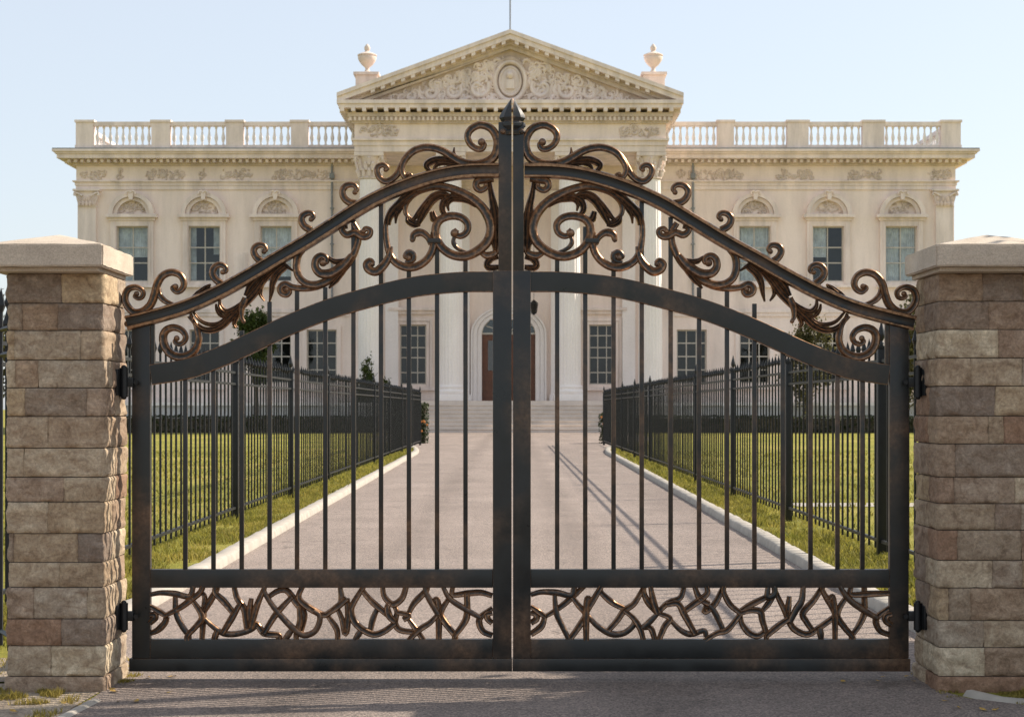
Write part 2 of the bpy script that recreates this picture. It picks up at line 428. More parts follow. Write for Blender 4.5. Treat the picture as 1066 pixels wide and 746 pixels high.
# ------------------------------------------------------------------ vegetation
def blades(name, regions, mat, label=None):
    """regions: (n, sampler, height, width)"""
    V = []; F = []; T = []
    for n, samp, hgt, wid in regions:
        for _ in range(n):
            r = samp()
            if r is None: continue
            x, y, k = r; h = hgt * k * random.uniform(.5, 1.25); w = wid * random.uniform(.7, 1.4)
            a = random.uniform(0, math.pi); lx, ly = random.gauss(0, .45) * h, random.gauss(0, .45) * h
            b = len(V); dx, dy = math.cos(a) * w, math.sin(a) * w
            V += [(x - dx, y - dy, 0), (x + dx, y + dy, 0), (x + lx * .4 + dx * .7, y + ly * .4 + dy * .7, h * .6), (x + lx * .4 - dx * .7, y + ly * .4 - dy * .7, h * .6), (x + lx, y + ly, h)]
            F += [(b, b + 1, b + 2, b + 3), (b + 3, b + 2, b + 4)]
            t = random.random(); T += [t] * 5
    me = bpy.data.meshes.new(name); me.from_pydata(V, [], F)
    at = me.attributes.new('tint', 'FLOAT', 'POINT'); at.data.foreach_set('value', T)
    me.materials.append(mat); o = bpy.data.objects.new(name, me); COL.objects.link(o)
    o['kind'] = 'stuff'
    if label: o['label'] = label; o['category'] = 'grass'
    return o
def verge_samp(sg, y0, y1, w0, w1):
    def f():
        u = random.random(); y = y0 + (y1 - y0) * u ** 1.6
        x = kin(y) + .21 + w0 + (w1 - w0) * random.random()
        d = noise.noise(Vector((x * 1.7 * sg, y * 1.1, 5))); e = noise.noise(Vector((x * sg * .4, y * .3, 9)))
        if d + .6 * e < random.uniform(-.6, .15): return None
        return x * sg, y, .65 + .6 * max(0, d + .3)
    return f
def pt_samp(x0, x1, y0, y1, thr=.0, k=1.0):
    def f():
        x = random.uniform(x0, x1); y = random.uniform(y0, y1)
        d = noise.noise(Vector((x * 6, y * 6, 2)))
        if d < thr: return None
        return x, y, k * (.5 + d)
    return f
blades('grass', [(26000, verge_samp(1, 12, 34, -.02, 1.0), .10, .006), (26000, verge_samp(-1, 12, 34, -.02, 1.0), .085, .006),
                 (14000, verge_samp(1, 30, 68, -.02, 1.2), .12, .014), (14000, verge_samp(-1, 30, 68, -.02, 1.2), .12, .014),
                 (30000, verge_samp(1, 13, 60, 1.0, 12), .085, .010), (30000, verge_samp(-1, 13, 60, 1.0, 12), .085, .010),
                 (9000, verge_samp(-1, 9.8, 20, .3, 2.6), .075, .006), (5000, verge_samp(1, 10.2, 14, .2, 2.2), .08, .006)],
       M['grass'], 'short green lawn grass growing on both sides of the driveway')
blades('dry_grass', [(9000, verge_samp(-1, 12, 34, -.05, .55), .075, .005), (4000, verge_samp(1, 12, 34, -.04, .4), .06, .005),
                     (8000, verge_samp(-1, 13, 70, .8, 12), .07, .011),
                     (2600, pt_samp(-2.95, -2.5, 8.8, 9.2, .05), .05, .003), (500, pt_samp(-2.50, -2.36, 8.3, 8.95, .1), .05, .003),
                     (900, pt_samp(-2.33, -2.2, 9.3, 9.75, .05), .03, .003), (900, pt_samp(2.38, 2.5, 9.0, 9.8, .05), .035, .003),
                     (9000, pt_samp(2.72, 3.8, 8.78, 9.2, -.25), .045, .003), (2500, pt_samp(-3.6, -2.2, 9.75, 10.4, .0), .05, .004)],
       M['drygrass'], 'dry yellow-green tufts along the kerbs and at the pillar feet')

def leaves(mb, n, centre, size, leaf, clumps=40, shell=.5, seed=1, up=0.0, squash=1.0, shape=None):
    rs = random.Random(seed); C = []
    while len(C) < clumps:
        p = Vector((rs.uniform(-1, 1), rs.uniform(-1, 1), rs.uniform(-1, 1)))
        if p.length > 1 or p.length < shell * rs.random(): continue
        if shape and not shape(p): continue
        C.append((p, rs.uniform(.14, .30), rs.random()))
    for i in range(n):
        p, r, tt = C[i % clumps]
        q = p + Vector((rs.gauss(0, 1), rs.gauss(0, 1), rs.gauss(0, .8))) * r * .55
        c = Vector((centre[0] + q.x * size[0], centre[1] + q.y * size[1], centre[2] + q.z * size[2]))
        a = Vector((rs.gauss(0, 1), rs.gauss(0, 1), rs.gauss(0, 1))).normalized(); b = a.orthogonal().normalized()
        b = (b * math.cos(6.28 * (i * .37 % 1)) + a.cross(b) * math.sin(6.28 * (i * .37 % 1))); s = leaf * rs.uniform(.6, 1.3)
        v = [c - a * s * 1.25, c + b * s * .6, c + a * s * 1.25, c - b * s * .6]
        mb.add(v, [(0, 1, 2, 3)], 0, max(0, min(1, .5 * tt + .5 * rs.random())))
def leafobj(mb, name, mat, parent):
    me = bpy.data.meshes.new(name); me.from_pydata(mb.v, [], mb.f)
    at = me.attributes.new('tint', 'FLOAT', 'POINT'); at.data.foreach_set('value', mb.t)
    me.materials.append(mat); o = bpy.data.objects.new(name, me); COL.objects.link(o)
    if parent: setparent(o, parent)
    return o
def tree(name, x, y, h, rad, trunk_r, mat, label, cat='tree', group=None, n=6000, leaf=.13, seed=1, low=.35, shape=None, clumps=60):
    root = empty(name, (x, y, 0)); tag(root, label, cat, group)
    rs = random.Random(seed); mb = MB(); top = Vector((x + rs.uniform(-.3, .3), y, h * .8))
    tp = [Vector((x, y, -.05)), Vector((x + .05, y, h * .2)), Vector((x + rs.uniform(-.15, .15), y + .1, h * .45)), top]
    mb.tube(tp, [trunk_r * 1.25, trunk_r, trunk_r * .7, trunk_r * .15], 8)
    for k in range(9):
        a = rs.uniform(0, 6.28); z0 = h * rs.uniform(.28, .62); s = Vector((x, y, z0)); L = rad * rs.uniform(.5, .85)
        e = s + Vector((math.cos(a) * L, math.sin(a) * L, h * rs.uniform(.12, .3)))
        mb.tube([s, s.lerp(e, .5) + Vector((0, 0, .1 * h * .3)), e], [trunk_r * .45, trunk_r * .28, trunk_r * .08], 6)
    mb.build('trunk', M['bark'], root, True)
    lb = MB(); zc = h * (low + 1) / 2
    leaves(lb, n, (x, y, zc), (rad, rad, h * (1 - low) / 2), leaf, clumps, .6, seed, shape=shape)
    leafobj(lb, 'crown', mat, root); return root
cone = lambda p: math.hypot(p.x, p.y) < .55 * (1 - p.z) * .9 + .04
tree('round_tree', -16.5, 105.6, 7.9, 1.3, .14, M['leaf'], 'small round green tree standing in front of the left wing of the mansion', n=5000, leaf=.12, seed=3, low=.42)
tree('garden_tree', 18.9, 105.4, 7.4, 1.6, .14, M['leaf_b'], 'olive brown garden tree standing in front of the right wing of the mansion', n=3600, leaf=.12, seed=5, low=.25)
tree('slender_tree', 25.6, 103.6, 8.6, 1.5, .13, M['leaf_b'], 'yellowish slender tree seen between the gate and the right stone pillar', n=3600, leaf=.12, seed=8, low=.2)
tree('large_tree', -33.5, 101, 8.8, 3.6, .3, M['leaf_b'], 'broad airy tree at the far left edge, beyond the left stone pillar', n=7000, leaf=.16, seed=9, low=.25)
tree('large_tree', 36, 104, 9.5, 3.6, .3, M['leaf'], 'broad dark tree beyond the right stone pillar and the right wing', n=7000, leaf=.16, seed=19, low=.25)
tree('added_shade_tree', 6.0, 10.2, 4.7, 1.8, .12, M['leaf'], 'unseen leafy tree added beside the right pillar to shade the drive entrance', n=30000, leaf=.08, seed=12, low=.2, clumps=170)  # tree added out of view for its shadow on the entrance
tree('conical_topiary', -9.5, 107.0, 5.1, .95, .1, M['leaf'], 'clipped green conical evergreen left of the entrance steps', 'topiary', 'clipped evergreens by the entrance steps', n=5000, leaf=.09, seed=21, low=.1, shape=cone, clumps=140)
tree('conical_topiary', -8.2, 107.0, 3.9, .75, .1, M['leaf'], 'shorter clipped evergreen immediately right of the taller cone, left of the steps', 'topiary', 'clipped evergreens by the entrance steps', n=3500, leaf=.09, seed=22, low=.1, shape=cone, clumps=120)

def hedge(name, x0, x1, y0, y1, h, label, mat, leaf=.09, dens=60, seed=1, flowers=0):
    rs = random.Random(seed); root = empty(name, ((x0 + x1) / 2, (y0 + y1) / 2, 0)); tag(root, label, 'hedge')
    mb = MB(); mb.box(x0 + .1, x1 - .1, y0 + .1, y1 - .1, .0, h - .1); mb.build('branch_core', M['bark'], root)
    lb = MB(); A = (x1 - x0) * h * 2 + (x1 - x0) * (y1 - y0) + (y1 - y0) * h * 2
    for i in range(int(A * dens)):
        x = rs.uniform(x0, x1); y = rs.uniform(y0, y1); z = rs.uniform(.03, h)
        k = rs.random()
        if k < .45: y = y0
        elif k < .8: z = h
        elif k < .9: x = rs.choice((x0, x1))
        else: y = y1
        u = .09 * noise.noise(Vector((x * 1.3, y * 1.3, z * 1.3)))
        c = Vector((x + rs.gauss(0, .03), y - u + rs.gauss(0, .03), z + u + rs.gauss(0, .035)))
        a = Vector((rs.gauss(0, 1), rs.gauss(0, 1), rs.gauss(0, 1))).normalized(); b = a.orthogonal().normalized(); s = leaf * rs.uniform(.6, 1.3)
        lb.add([c - a * s, c + b * s * .6, c + a * s, c - b * s * .6], [(0, 1, 2, 3)], 0, rs.random())
    leafobj(lb, 'foliage', mat, root)
    if flowers:
        fb = MB()
        for i in range(flowers):
            c = Vector((rs.uniform(x0, x1), y0 - .03, rs.uniform(h * .3, h))); fb.ball(c, .06, seg=6)
        fb.build('blossoms', M['flower'], root, True)
    return root
hedge('box_hedge', -30, -7.6, 103.2, 104.2, 1.02, 'long dark clipped hedge below the pale terrace wall on the left', M['hedge'], seed=2, dens=70)
hedge('box_hedge', 7.6, 30, 103.2, 104.2, 1.02, 'long dark clipped hedge below the pale terrace wall on the right', M['hedge'], seed=3, dens=70)
hedge('flowering_shrub', -4.4, -3.75, 72.5, 73.6, 1.7, 'narrow flowering shrub at the far end of the left iron fence', M['hedge'], .06, 220, 4, 14)
hedge('flowering_shrub', 3.95, 4.5, 72.5, 73.6, 1.25, 'low flowering shrub at the far end of the right iron fence', M['hedge'], .06, 220, 5, 10)

for sg, lab in ((-1, 'left'), (1, 'right')):
    tw = empty('terrace_wall', (sg * 18.8, 106, 0)); tag(tw, 'low pale terrace wall with piers in front of the %s wing of the mansion' % lab, 'wall')
    mb = MB(); a, b = sorted((sg * 7.3, sg * 30)); mb.box(a, b, 105.8, 106.2, 0, 1.72)
    mb.build('wall_face', M['terrace'], tw)
    mb = MB(); mb.box(a - .06, b + .06, 105.68, 106.32, 1.722, 1.92); mb.build('coping', M['column'], tw)
    for k in range(8):
        x = a + .3 + k * (b - a - .6) / 7; mb = MB(); mb.box(x - .3, x + .3, 105.6, 105.8, 0, 1.715); mb.build('pier', M['terrace'], tw)

M['fallen'] = simple('fallen_leaf_surface', (.36, .22, .05), .4, .8, 60, 0)
src = None; rl = random.Random(4)
for k in range(30):
    if k < 12: x, y = rl.uniform(2.3, 3.3), rl.uniform(8.55, 9.05)
    elif k < 20: x, y = rl.uniform(-2.3, -1.9), rl.uniform(8.7, 9.7)
    elif k < 25: x, y = rl.uniform(-2.9, -2.3), rl.uniform(8.5, 9.1)
    else: x, y = rl.uniform(1.7, 2.35), rl.uniform(9.1, 9.7)
    if src is None:
        mb = MB(); mb.add([(-.028, 0, .004), (-.008, -.013, .0), (.018, -.010, .003), (.032, 0, .008), (.018, .011, .002), (-.008, .013, .007), (0, 0, .0)], [(0, 1, 6), (1, 2, 6), (2, 3, 6), (3, 4, 6), (4, 5, 6), (5, 0, 6)])
        src = o = mb.build('fallen_leaf', M['fallen'])
    else:
        o = src.copy(); COL.objects.link(o)
    o.location = (x, y, .016); o.rotation_euler = (rl.uniform(-.2, .2), rl.uniform(-.2, .2), rl.uniform(0, 6.3)); k_ = rl.uniform(.6, 1.15); o.scale = (k_, k_, k_)
    tag(o, 'dry yellow brown leaf lying on the asphalt near a stone gate pillar', 'leaf', 'fallen leaves at the feet of the pillars')
# ------------------------------------------------------------------ mansion
man = empty('mansion', (0, 112, 0))
tag(man, 'cream neoclassical mansion with a pedimented columned portico, balustraded wings and entrance steps behind the gate', 'mansion')
YW = 115.0; S = 1706.0 / YW
def bx(px): return (px - 533) / S
def bz(py): return 1.6 + (424 - py) / S
CX = .27; HW = 30.75; X0, X1 = CX - HW, CX + HW
def relief(mb, xc, zc, w, h, y, n, seed, sz=.16, bound=None):
    rs = random.Random(seed)
    for i in range(n):
        x = xc + rs.uniform(-w / 2, w / 2); z = zc + rs.uniform(-h / 2, h / 2)
        if bound and not bound(x, z): continue
        s = sz * rs.uniform(.6, 1.25); k = rs.random(); a0 = rs.uniform(0, 6.28); d = rs.choice((-1, 1))
        if k < .6:
            P = [(x + s * (1.35 - .25 * j) * math.cos(a0 + d * j * .9), z + s * (1.35 - .25 * j) * math.sin(a0 + d * j * .9)) for j in range(5)]
            sweep(mb, P, [s * .18, s * .42, s * .3], PR_ROUND, y, .9, 3)
        else:
            P = [(x, z), (x + s * .8 * math.cos(a0), z + s * .8 * math.sin(a0)), (x + s * 1.6 * math.cos(a0 + .4 * d), z + s * 1.6 * math.sin(a0 + .4 * d))]
            sweep(mb, P, [s * .12, s * .5, s * .08], PR_LEAF, y, .9, 3)

wins_up = [bx(138), bx(213), bx(287.5), bx(785.5), bx(862), bx(938)]
wins_dn = [bx(138), bx(213), bx(287.5), bx(335), bx(720), bx(785.5), bx(862), bx(938)]
UW, UZ0, UZ1 = 2.2, bz(293), bz(235.5)
DW, DZ0, DZ1 = 2.1, 3.3, bz(343)
PW = [bx(430), bx(627)]; PWW, PWZ0, PWZ1 = 1.85, bz(400), bz(338)
DC = bx(529.5); DRW, DRZ0, DRZ1 = 3.75, 2.04, bz(348)
ops = [(x - UW / 2, x + UW / 2, UZ0, UZ1) for x in wins_up] + [(x - DW / 2, x + DW / 2, DZ0, DZ1) for x in wins_dn] + [(x - PWW / 2, x + PWW / 2, PWZ0, PWZ1) for x in PW]
ops.append((DC - DRW / 2, DC + DRW / 2, DRZ0, DRZ1 + DRW / 2 * .55))
mb = MB(); ztop = 17.4
xs = sorted(set([X0, X1] + [o[0] for o in ops] + [o[1] for o in ops]))
for a, b in zip(xs, xs[1:]):
    if b - a < .02: continue
    iv = sorted([(o[2], o[3]) for o in ops if o[0] < (a + b) / 2 < o[1]]); z = 0
    for z0, z1 in iv + [(ztop, ztop)]:
        if z0 - z > .01: mb.box(a, b, YW, YW + .45, z, z0)
        z = z1
mb.build('front_wall', M['wall'], man)
mb = MB()
mb.box(X0, X0 + .45, YW + .452, 135, 0, ztop); mb.box(X1 - .45, X1, YW + .452, 135, 0, ztop); mb.box(X0, X1, 135.01, 135.45, 0, ztop)
mb.build('side_wall', M['wall'], man)
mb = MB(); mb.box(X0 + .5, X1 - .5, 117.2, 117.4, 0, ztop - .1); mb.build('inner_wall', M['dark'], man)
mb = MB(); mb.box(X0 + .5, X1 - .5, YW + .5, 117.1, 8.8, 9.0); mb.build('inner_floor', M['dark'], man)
# plinth, string course, architrave, frieze
mb = MB(); mb.box(X0 - .15, DC - 9.5, YW - .15, YW - .002, 0, 2.3); mb.box(DC + 9.5, X1 + .15, YW - .15, YW - .002, 0, 2.3); mb.build('plinth', M['trim'], man)
mb = MB()
for a, b in ((X0 - .12, DC - 11.2), (DC + 11.2, X1 + .12)):
    mb.box(a, b, YW - .22, YW - .002, 8.25, 8.5); mb.box(a, b, YW - .12, YW - .002, 8.0, 8.248)
mb.build('string_course', M['trim'], man)
def tier(mb, x0, x1, yf, yb, z0, z1, p): mb.box(x0 - p, x1 + p, yf - p, yb + p, z0, z1)
mb = MB(); AR0 = bz(197.5)
tier(mb, X0, X1, YW, 135.5, AR0, AR0 + .28, .10); tier(mb, X0, X1, YW, 135.5, AR0 + .282, AR0 + .52, .16); tier(mb, X0, X1, YW, 135.5, AR0 + .522, AR0 + .62, .3)
mb.build('architrave', M['trim'], man)
mb = MB(); FZ0 = AR0 + .622; FZ1 = bz(175.0) + .15; tier(mb, X0, X1, YW, 135.5, FZ0, FZ1, .08); mb.build('frieze', M['wall'], man)
CZ = FZ1 + .002
mb = MB(); tier(mb, X0, X1, YW, 135.5, CZ, CZ + .14, .25); tier(mb, X0, X1, YW, 135.5, CZ + .142, CZ + .38, .45)
mb.build('bed_moulding', M['relief'], man)
mb = MB(); x = X0 - .5
while x < X1 + .5:
    mb.box(x, x + .2, YW - .85, YW - .452, CZ + .15, CZ + .36); x += .46
y = YW - .2
while y < 134:
    for xx in (X0 - .85, X1 + .452): mb.box(xx, xx + .4, y, y + .2, CZ + .15, CZ + .36)
    y += .46
mb.build('dentil_course', M['trim'], man)
mb = MB(); CC = CZ + .382
tier(mb, X0, X1, YW, 135.5, CC, CC + .30, 1.15); tier(mb, X0, X1, YW, 135.5, CC + .302, CC + .44, 1.27); tier(mb, X0, X1, YW, 135.5, CC + .442, CC + .60, 1.42)
mb.build('cornice', M['trim'], man)
mb = MB(); CT = CC + .602; tier(mb, X0, X1, YW, 135.5, CT, CT + .07, 1.40); mb.build('roof', M['lead'], man)
for a, b in ((84, 111), (150, 194), (228, 264), (282, 345), (704, 762), (806, 850), (880, 918), (963, 990), (745, 775), (122, 130), (205, 215)):
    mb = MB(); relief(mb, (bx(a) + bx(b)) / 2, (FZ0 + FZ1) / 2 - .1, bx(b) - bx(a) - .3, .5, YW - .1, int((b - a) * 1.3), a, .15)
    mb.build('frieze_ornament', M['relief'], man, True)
# corner pilasters
for xc, sg in ((X0 + .72, -1), (X1 - .72, 1)):
    mb = MB(); mb.box(xc - .62, xc + .62, YW - .22, YW - .002, 0, AR0 - 1.25)
    z = .3
    o = mb.build('pilaster', M['trim'], man)
    mb = MB(); mb.box(xc - .66, xc + .66, YW - .26, YW - .224, AR0 - 1.25, AR0 - 1.15); mb.box(xc - .95, xc + .95, YW - .5, YW - .004, AR0 - .14, AR0 - .003)
    mb.prism([(xc - .6, AR0 - 1.15), (xc + .6, AR0 - 1.15), (xc + .85, AR0 - .142), (xc - .85, AR0 - .142)], YW - .32, YW - .004)
    for r_, nn, sz in ((.9, 5, .2), (.55, 4, .2)):
        for k in range(nn):
            x = xc - .5 + k / (nn - 1); sweep(mb, [(x, AR0 - r_ - .28), (x, AR0 - r_), (x, AR0 - r_ + .1)], [.07, .13, .05], PR_LEAF, YW - .37, 1)
    for s2 in (-1, 1): sweep(mb, [(xc + s2 * .3, AR0 - .5), (xc + s2 * .62, AR0 - .3), (xc + s2 * .82, AR0 - .25), (xc + s2 * .86, AR0 - .4), (xc + s2 * .74, AR0 - .42)], .07, PR_ROUND, YW - .4)
    mb.build('pilaster_capital', M['trim'], man, True)
# side-return quoins on corners
# windows ----------------------------------------------------
def sash_parts(par, x, w, z0, z1, nx, nz, y, curtain=None, thick=.09):
    mb = MB(); t = thick
    mb.box(x - w / 2, x - w / 2 + t, y, y + .1, z0, z1); mb.box(x + w / 2 - t, x + w / 2, y, y + .1, z0, z1)
    mb.box(x - w / 2 + t, x + w / 2 - t, y, y + .1, z0, z0 + t); mb.box(x - w / 2 + t, x + w / 2 - t, y, y + .1, z1 - t, z1)
    for i in range(1, nx): xx = x - w / 2 + w * i / nx; mb.box(xx - t * .42, xx + t * .42, y + .01, y + .09, z0 + t, z1 - t)
    for i, fr in enumerate(nz): zz = z0 + (z1 - z0) * fr; mb.box(x - w / 2 + t, x + w / 2 - t, y + .004, y + .096, zz - t * .45, zz + t * .45)
    mb.build('sash', M['sash'], par)
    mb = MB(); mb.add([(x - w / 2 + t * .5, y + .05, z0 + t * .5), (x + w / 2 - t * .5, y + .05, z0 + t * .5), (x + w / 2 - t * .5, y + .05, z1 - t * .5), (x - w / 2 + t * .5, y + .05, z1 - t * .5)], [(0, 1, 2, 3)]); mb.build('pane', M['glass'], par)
    if curtain:
        mb = MB(); rs = random.Random(int(x * 10))
        for a, b, zz0 in curtain:
            xa = x - w / 2 + w * a; xb = x - w / 2 + w * b; n = 24; vs = []
            for i in range(n + 1):
                xx = xa + (xb - xa) * i / n; yy = y + .3 + .05 * math.sin(i * 2.1)
                vs += [(xx, yy, z0 + (z1 - z0) * zz0), (xx, yy, z1)]
            mb.add(vs, [(2 * i, 2 * i + 2, 2 * i + 3, 2 * i + 1) for i in range(n)])
        mb.build('curtain', M['curtain'], par, True)
CUR = [[(.02, .5, .0), (.5, .98, .45)], [(.02, .2, 0), (.75, .98, .5)], [(.02, .98, .1)], [(.02, .98, .0)], [(.02, .48, .45)], [(.02, .48, 0), (.5, .98, .0)]]
for i, x in enumerate(wins_up):
    mb = MB(); y = YW - .2; so = 1.5; zt = UZ1
    mb.box(x - so, x - 1.1, y, YW - .002, UZ0 - .25, zt + .38); mb.box(x + 1.1, x + so, y, YW - .002, UZ0 - .25, zt + .38)
    mb.box(x - 1.1, x + 1.1, y, YW - .002, zt, zt + .38); mb.box(x - 1.72, x + 1.72, YW - .34, YW - .003, UZ0 - .42, UZ0 - .252)
    mb.box(x - 1.1, x + 1.1, YW - .1, YW - .003, UZ0 - .25, UZ0)
    mb.box(x - 1.3, x - 1.18, y - .05, y - .001, UZ0 - .2, zt + .3); mb.box(x + 1.18, x + 1.3, y - .05, y - .001, UZ0 - .2, zt + .3)
    w = mb.build('window', M['trim'], man)
    mb = MB(); hz = zt + .38
    mb.box(x - 1.62, x + 1.62, YW - .3, YW - .004, hz + .002, hz + .2); mb.box(x - 1.8, x + 1.8, YW - .55, YW - .004, hz + .202, hz + .42)
    c = hz + .42
    for r0, r1, p in ((1.30, 1.60, .5), (1.02, 1.28, .3)):
        arc = [(x + r1 * math.cos(a), c + .95 * r1 * math.sin(a)) for a in [math.pi * k / 20 for k in range(21)]]
        inn = [(x + r0 * math.cos(a), c + .95 * r0 * math.sin(a)) for a in [math.pi * (20 - k) / 20 for k in range(21)]]
        for k in range(20):
            mb.prism([arc[k], arc[k + 1], inn[19 - k], inn[20 - k]], YW - p, YW - .004)
    mb.prism([(x - .12, c + 1.0), (x + .12, c + 1.0), (x + .2, c + 1.56), (x - .2, c + 1.56)], YW - .6, YW - .004)
    sweep(mb, [(x - .3, c + 1.36), (x - .32, c + 1.52), (x - .12, c + 1.6), (x, c + 1.5), (x + .12, c + 1.6), (x + .32, c + 1.52), (x + .3, c + 1.36)], .06, PR_ROUND, YW - .62)
    mb.build('window_hood', M['trim'], w)
    mb = MB(); bd = lambda X, Z: (X - x) ** 2 + (Z - c) ** 2 < .95 ** 2 and Z > c + .1
    relief(mb, x, c + .5, 2.0, 1.1, YW - .05, 60, 50 + i, .15, bd); mb.build('hood_relief', M['relief'], w, True)
    sash_parts(w, x, UW, UZ0, UZ1, 2, [.34, .62], YW + .2, CUR[i])
for i, x in enumerate(wins_dn):
    mb = MB(); y = YW - .1
    mb.box(x - 1.35, x - 1.05, y, YW - .002, DZ0 - .3, DZ1 + .3); mb.box(x + 1.05, x + 1.35, y, YW - .002, DZ0 - .3, DZ1 + .3); mb.box(x - 1.05, x + 1.05, y, YW - .002, DZ1, DZ1 + .3); mb.box(x - 1.05, x + 1.05, y, YW - .003, DZ0 - .3, DZ0)
    mb.box(x - 1.5, x + 1.5, YW - .25, YW - .003, DZ0 - .45, DZ0 - .302)
    w = mb.build('window', M['wall'] if i in (3, 4) else M['trim'], man); sash_parts(w, x, DW, DZ0, DZ1, 3, [.25, .5, .75], YW + .2)
for i, x in enumerate(PW):
    mb = MB(); y = YW - .1; h = PWW / 2
    for o_, p in ((.22, .08), (.45, .14)):
        mb.box(x - h - o_, x - h - o_ + .2, YW - p, YW - .002, PWZ0 - .2, PWZ1 + o_); mb.box(x + h + o_ - .2, x + h + o_, YW - p, YW - .002, PWZ0 - .2, PWZ1 + o_)
        mb.box(x - h - o_ + .2, x + h + o_ - .2, YW - p, YW - .002, PWZ1 + o_ - .2, PWZ1 + o_)
    mb.box(x - 1.7, x + 1.7, YW - .4, YW - .003, PWZ1 + 1.0, PWZ1 + 1.2); mb.box(x - 1.5, x + 1.5, YW - .2, YW - .003, PWZ1 + .75, PWZ1 + .998)
    mb.box(x - 1.5, x + 1.5, YW - .25, YW - .003, PWZ0 - .42, PWZ0 - .202)
    w = mb.build('window', M['trim'], man); sash_parts(w, x, PWW, PWZ0, PWZ1, 3, [.2, .45, .62, .82], YW + .2, thick=.08)
mb = MB(); mb.box(bx(243), bx(258), YW - .06, YW - .002, bz(292), bz(263)); mb.box(bx(245), bx(256), YW - .1, YW - .062, bz(290), bz(265)); mb.build('wall_panel', M['trim'], man)
# door
mb = MB(); zc = DRZ1; rw = DRW / 2
for r0, r1, p in ((rw + .02, rw + .32, .10), (rw + .34, rw + .62, .2), (rw + .64, rw + .78, .28)):
    for sg in (-1, 1): mb.box(DC + sg * r0, DC + sg * r1, YW - p, YW - .002, 2.05, zc)
    n = 20
    for k in range(n):
        a, b = math.pi * k / n, math.pi * (k + 1) / n
        mb.prism([(DC + r1 * math.cos(a), zc + r1 * math.sin(a) * .75), (DC + r1 * math.cos(b), zc + r1 * math.sin(b) * .75), (DC + r0 * math.cos(b), zc + r0 * math.sin(b) * .75), (DC + r0 * math.cos(a), zc + r0 * math.sin(a) * .75)], YW - p, YW - .002)
d = mb.build('doorway', M['column'], man)
mb = MB()
for sg in (-1, 1):
    a, b = sorted((DC + sg * .02, DC + sg * (rw - .02)))
    mb.box(a, b, YW + .16, YW + .26, 2.06, zc)
    for z0, z1 in ((2.3, 3.4), (3.6, 4.0)): mb.box(a + .22, b - .22, YW + .13, YW + .158, z0, z1)
    for fr in (a + .1, b - .16): mb.box(fr, fr + .06, YW + .12, YW + .157, 2.2, zc - .1)
mb.build('door_leaf', M['door'], d)
mb = MB()
for sg in (-1, 1): mb.box(DC + sg * .45, DC + sg * 1.45, YW + .12, YW + .157, 4.2, 6.3)
mb.box(DC - rw, DC + rw, YW + .20, YW + .22, zc + .1, zc + 1.03); mb.build('door_glass', M['glass'], d)
mb = MB(); mb.box(DC - rw, DC + rw, YW + .1, YW + .3, zc + .002, zc + .12)
for k in range(1, 6):
    a = math.pi * k / 6; sweep(mb, [(DC, zc + .1), (DC + rw * .98 * math.cos(a), zc + .1 + 1.0 * math.sin(a))], .04, PR_ROUND, YW + .16, per=2)
mb.prism([(DC - rw, zc + 1.05)] + [(DC + rw * math.cos(a), min(zc + 1.04, zc + .72 * rw * math.sin(a))) for a in [math.pi * (1 - k / 8) for k in range(3)]], YW + .05, YW + .3)
mb.prism([(DC + rw, zc + 1.05)] + [(DC + rw * math.cos(a), min(zc + 1.04, zc + .72 * rw * math.sin(a))) for a in [math.pi * (k / 8) for k in range(3)]], YW + .05, YW + .3)
mb.build('fanlight', M['sash'], d)
mb = MB(); mb.ball((DC - .15, YW + .08, 4.0), .09); mb.build('door_handle', M['flag'], d, True)
# portico floor, added light-bounce slabs, steps
PX = -.12
mb = MB(); mb.box(PX - 11.4, PX + 11.4, 108.0, YW - .16, 0, 2.04)
mb.build('portico_floor', M['step'], man)
for sg in (-1, 1):
    mb = MB(); a, b = sorted((PX + sg * 11.41, PX + sg * 30)); mb.box(a, b, 106.4, YW - .16, 0, 1.7); mb.build('terrace', M['terrace'], man)  # pale slab added behind the low wall, bounces light onto the facade
for k in range(7):
    mb = MB(); z1 = 2.04 * (k + 1) / 8; y0 = 104.4 + k * .514
    mb.box(PX - 7.2, PX + 7.2, y0 - .03, 107.995 if k == 6 else y0 + .514 - .002, z1 - .06, z1, .015); mb.box(PX - 7.2, PX + 7.2, y0 + .03, 107.99, max(0, z1 - .255), z1 - .062)
    mb.build('entrance_step', M['step'], man)
for sg in (-1, 1):
    mb = MB(); a, b = sorted((PX + sg * 7.21, PX + sg * 8.2)); mb.box(a, b, 104.3, 107.99, 0, 2.1); mb.box(a - .05, b + .05, 104.2, 108.0, 2.102, 2.25); mb.build('stair_cheek', M['step'], man)
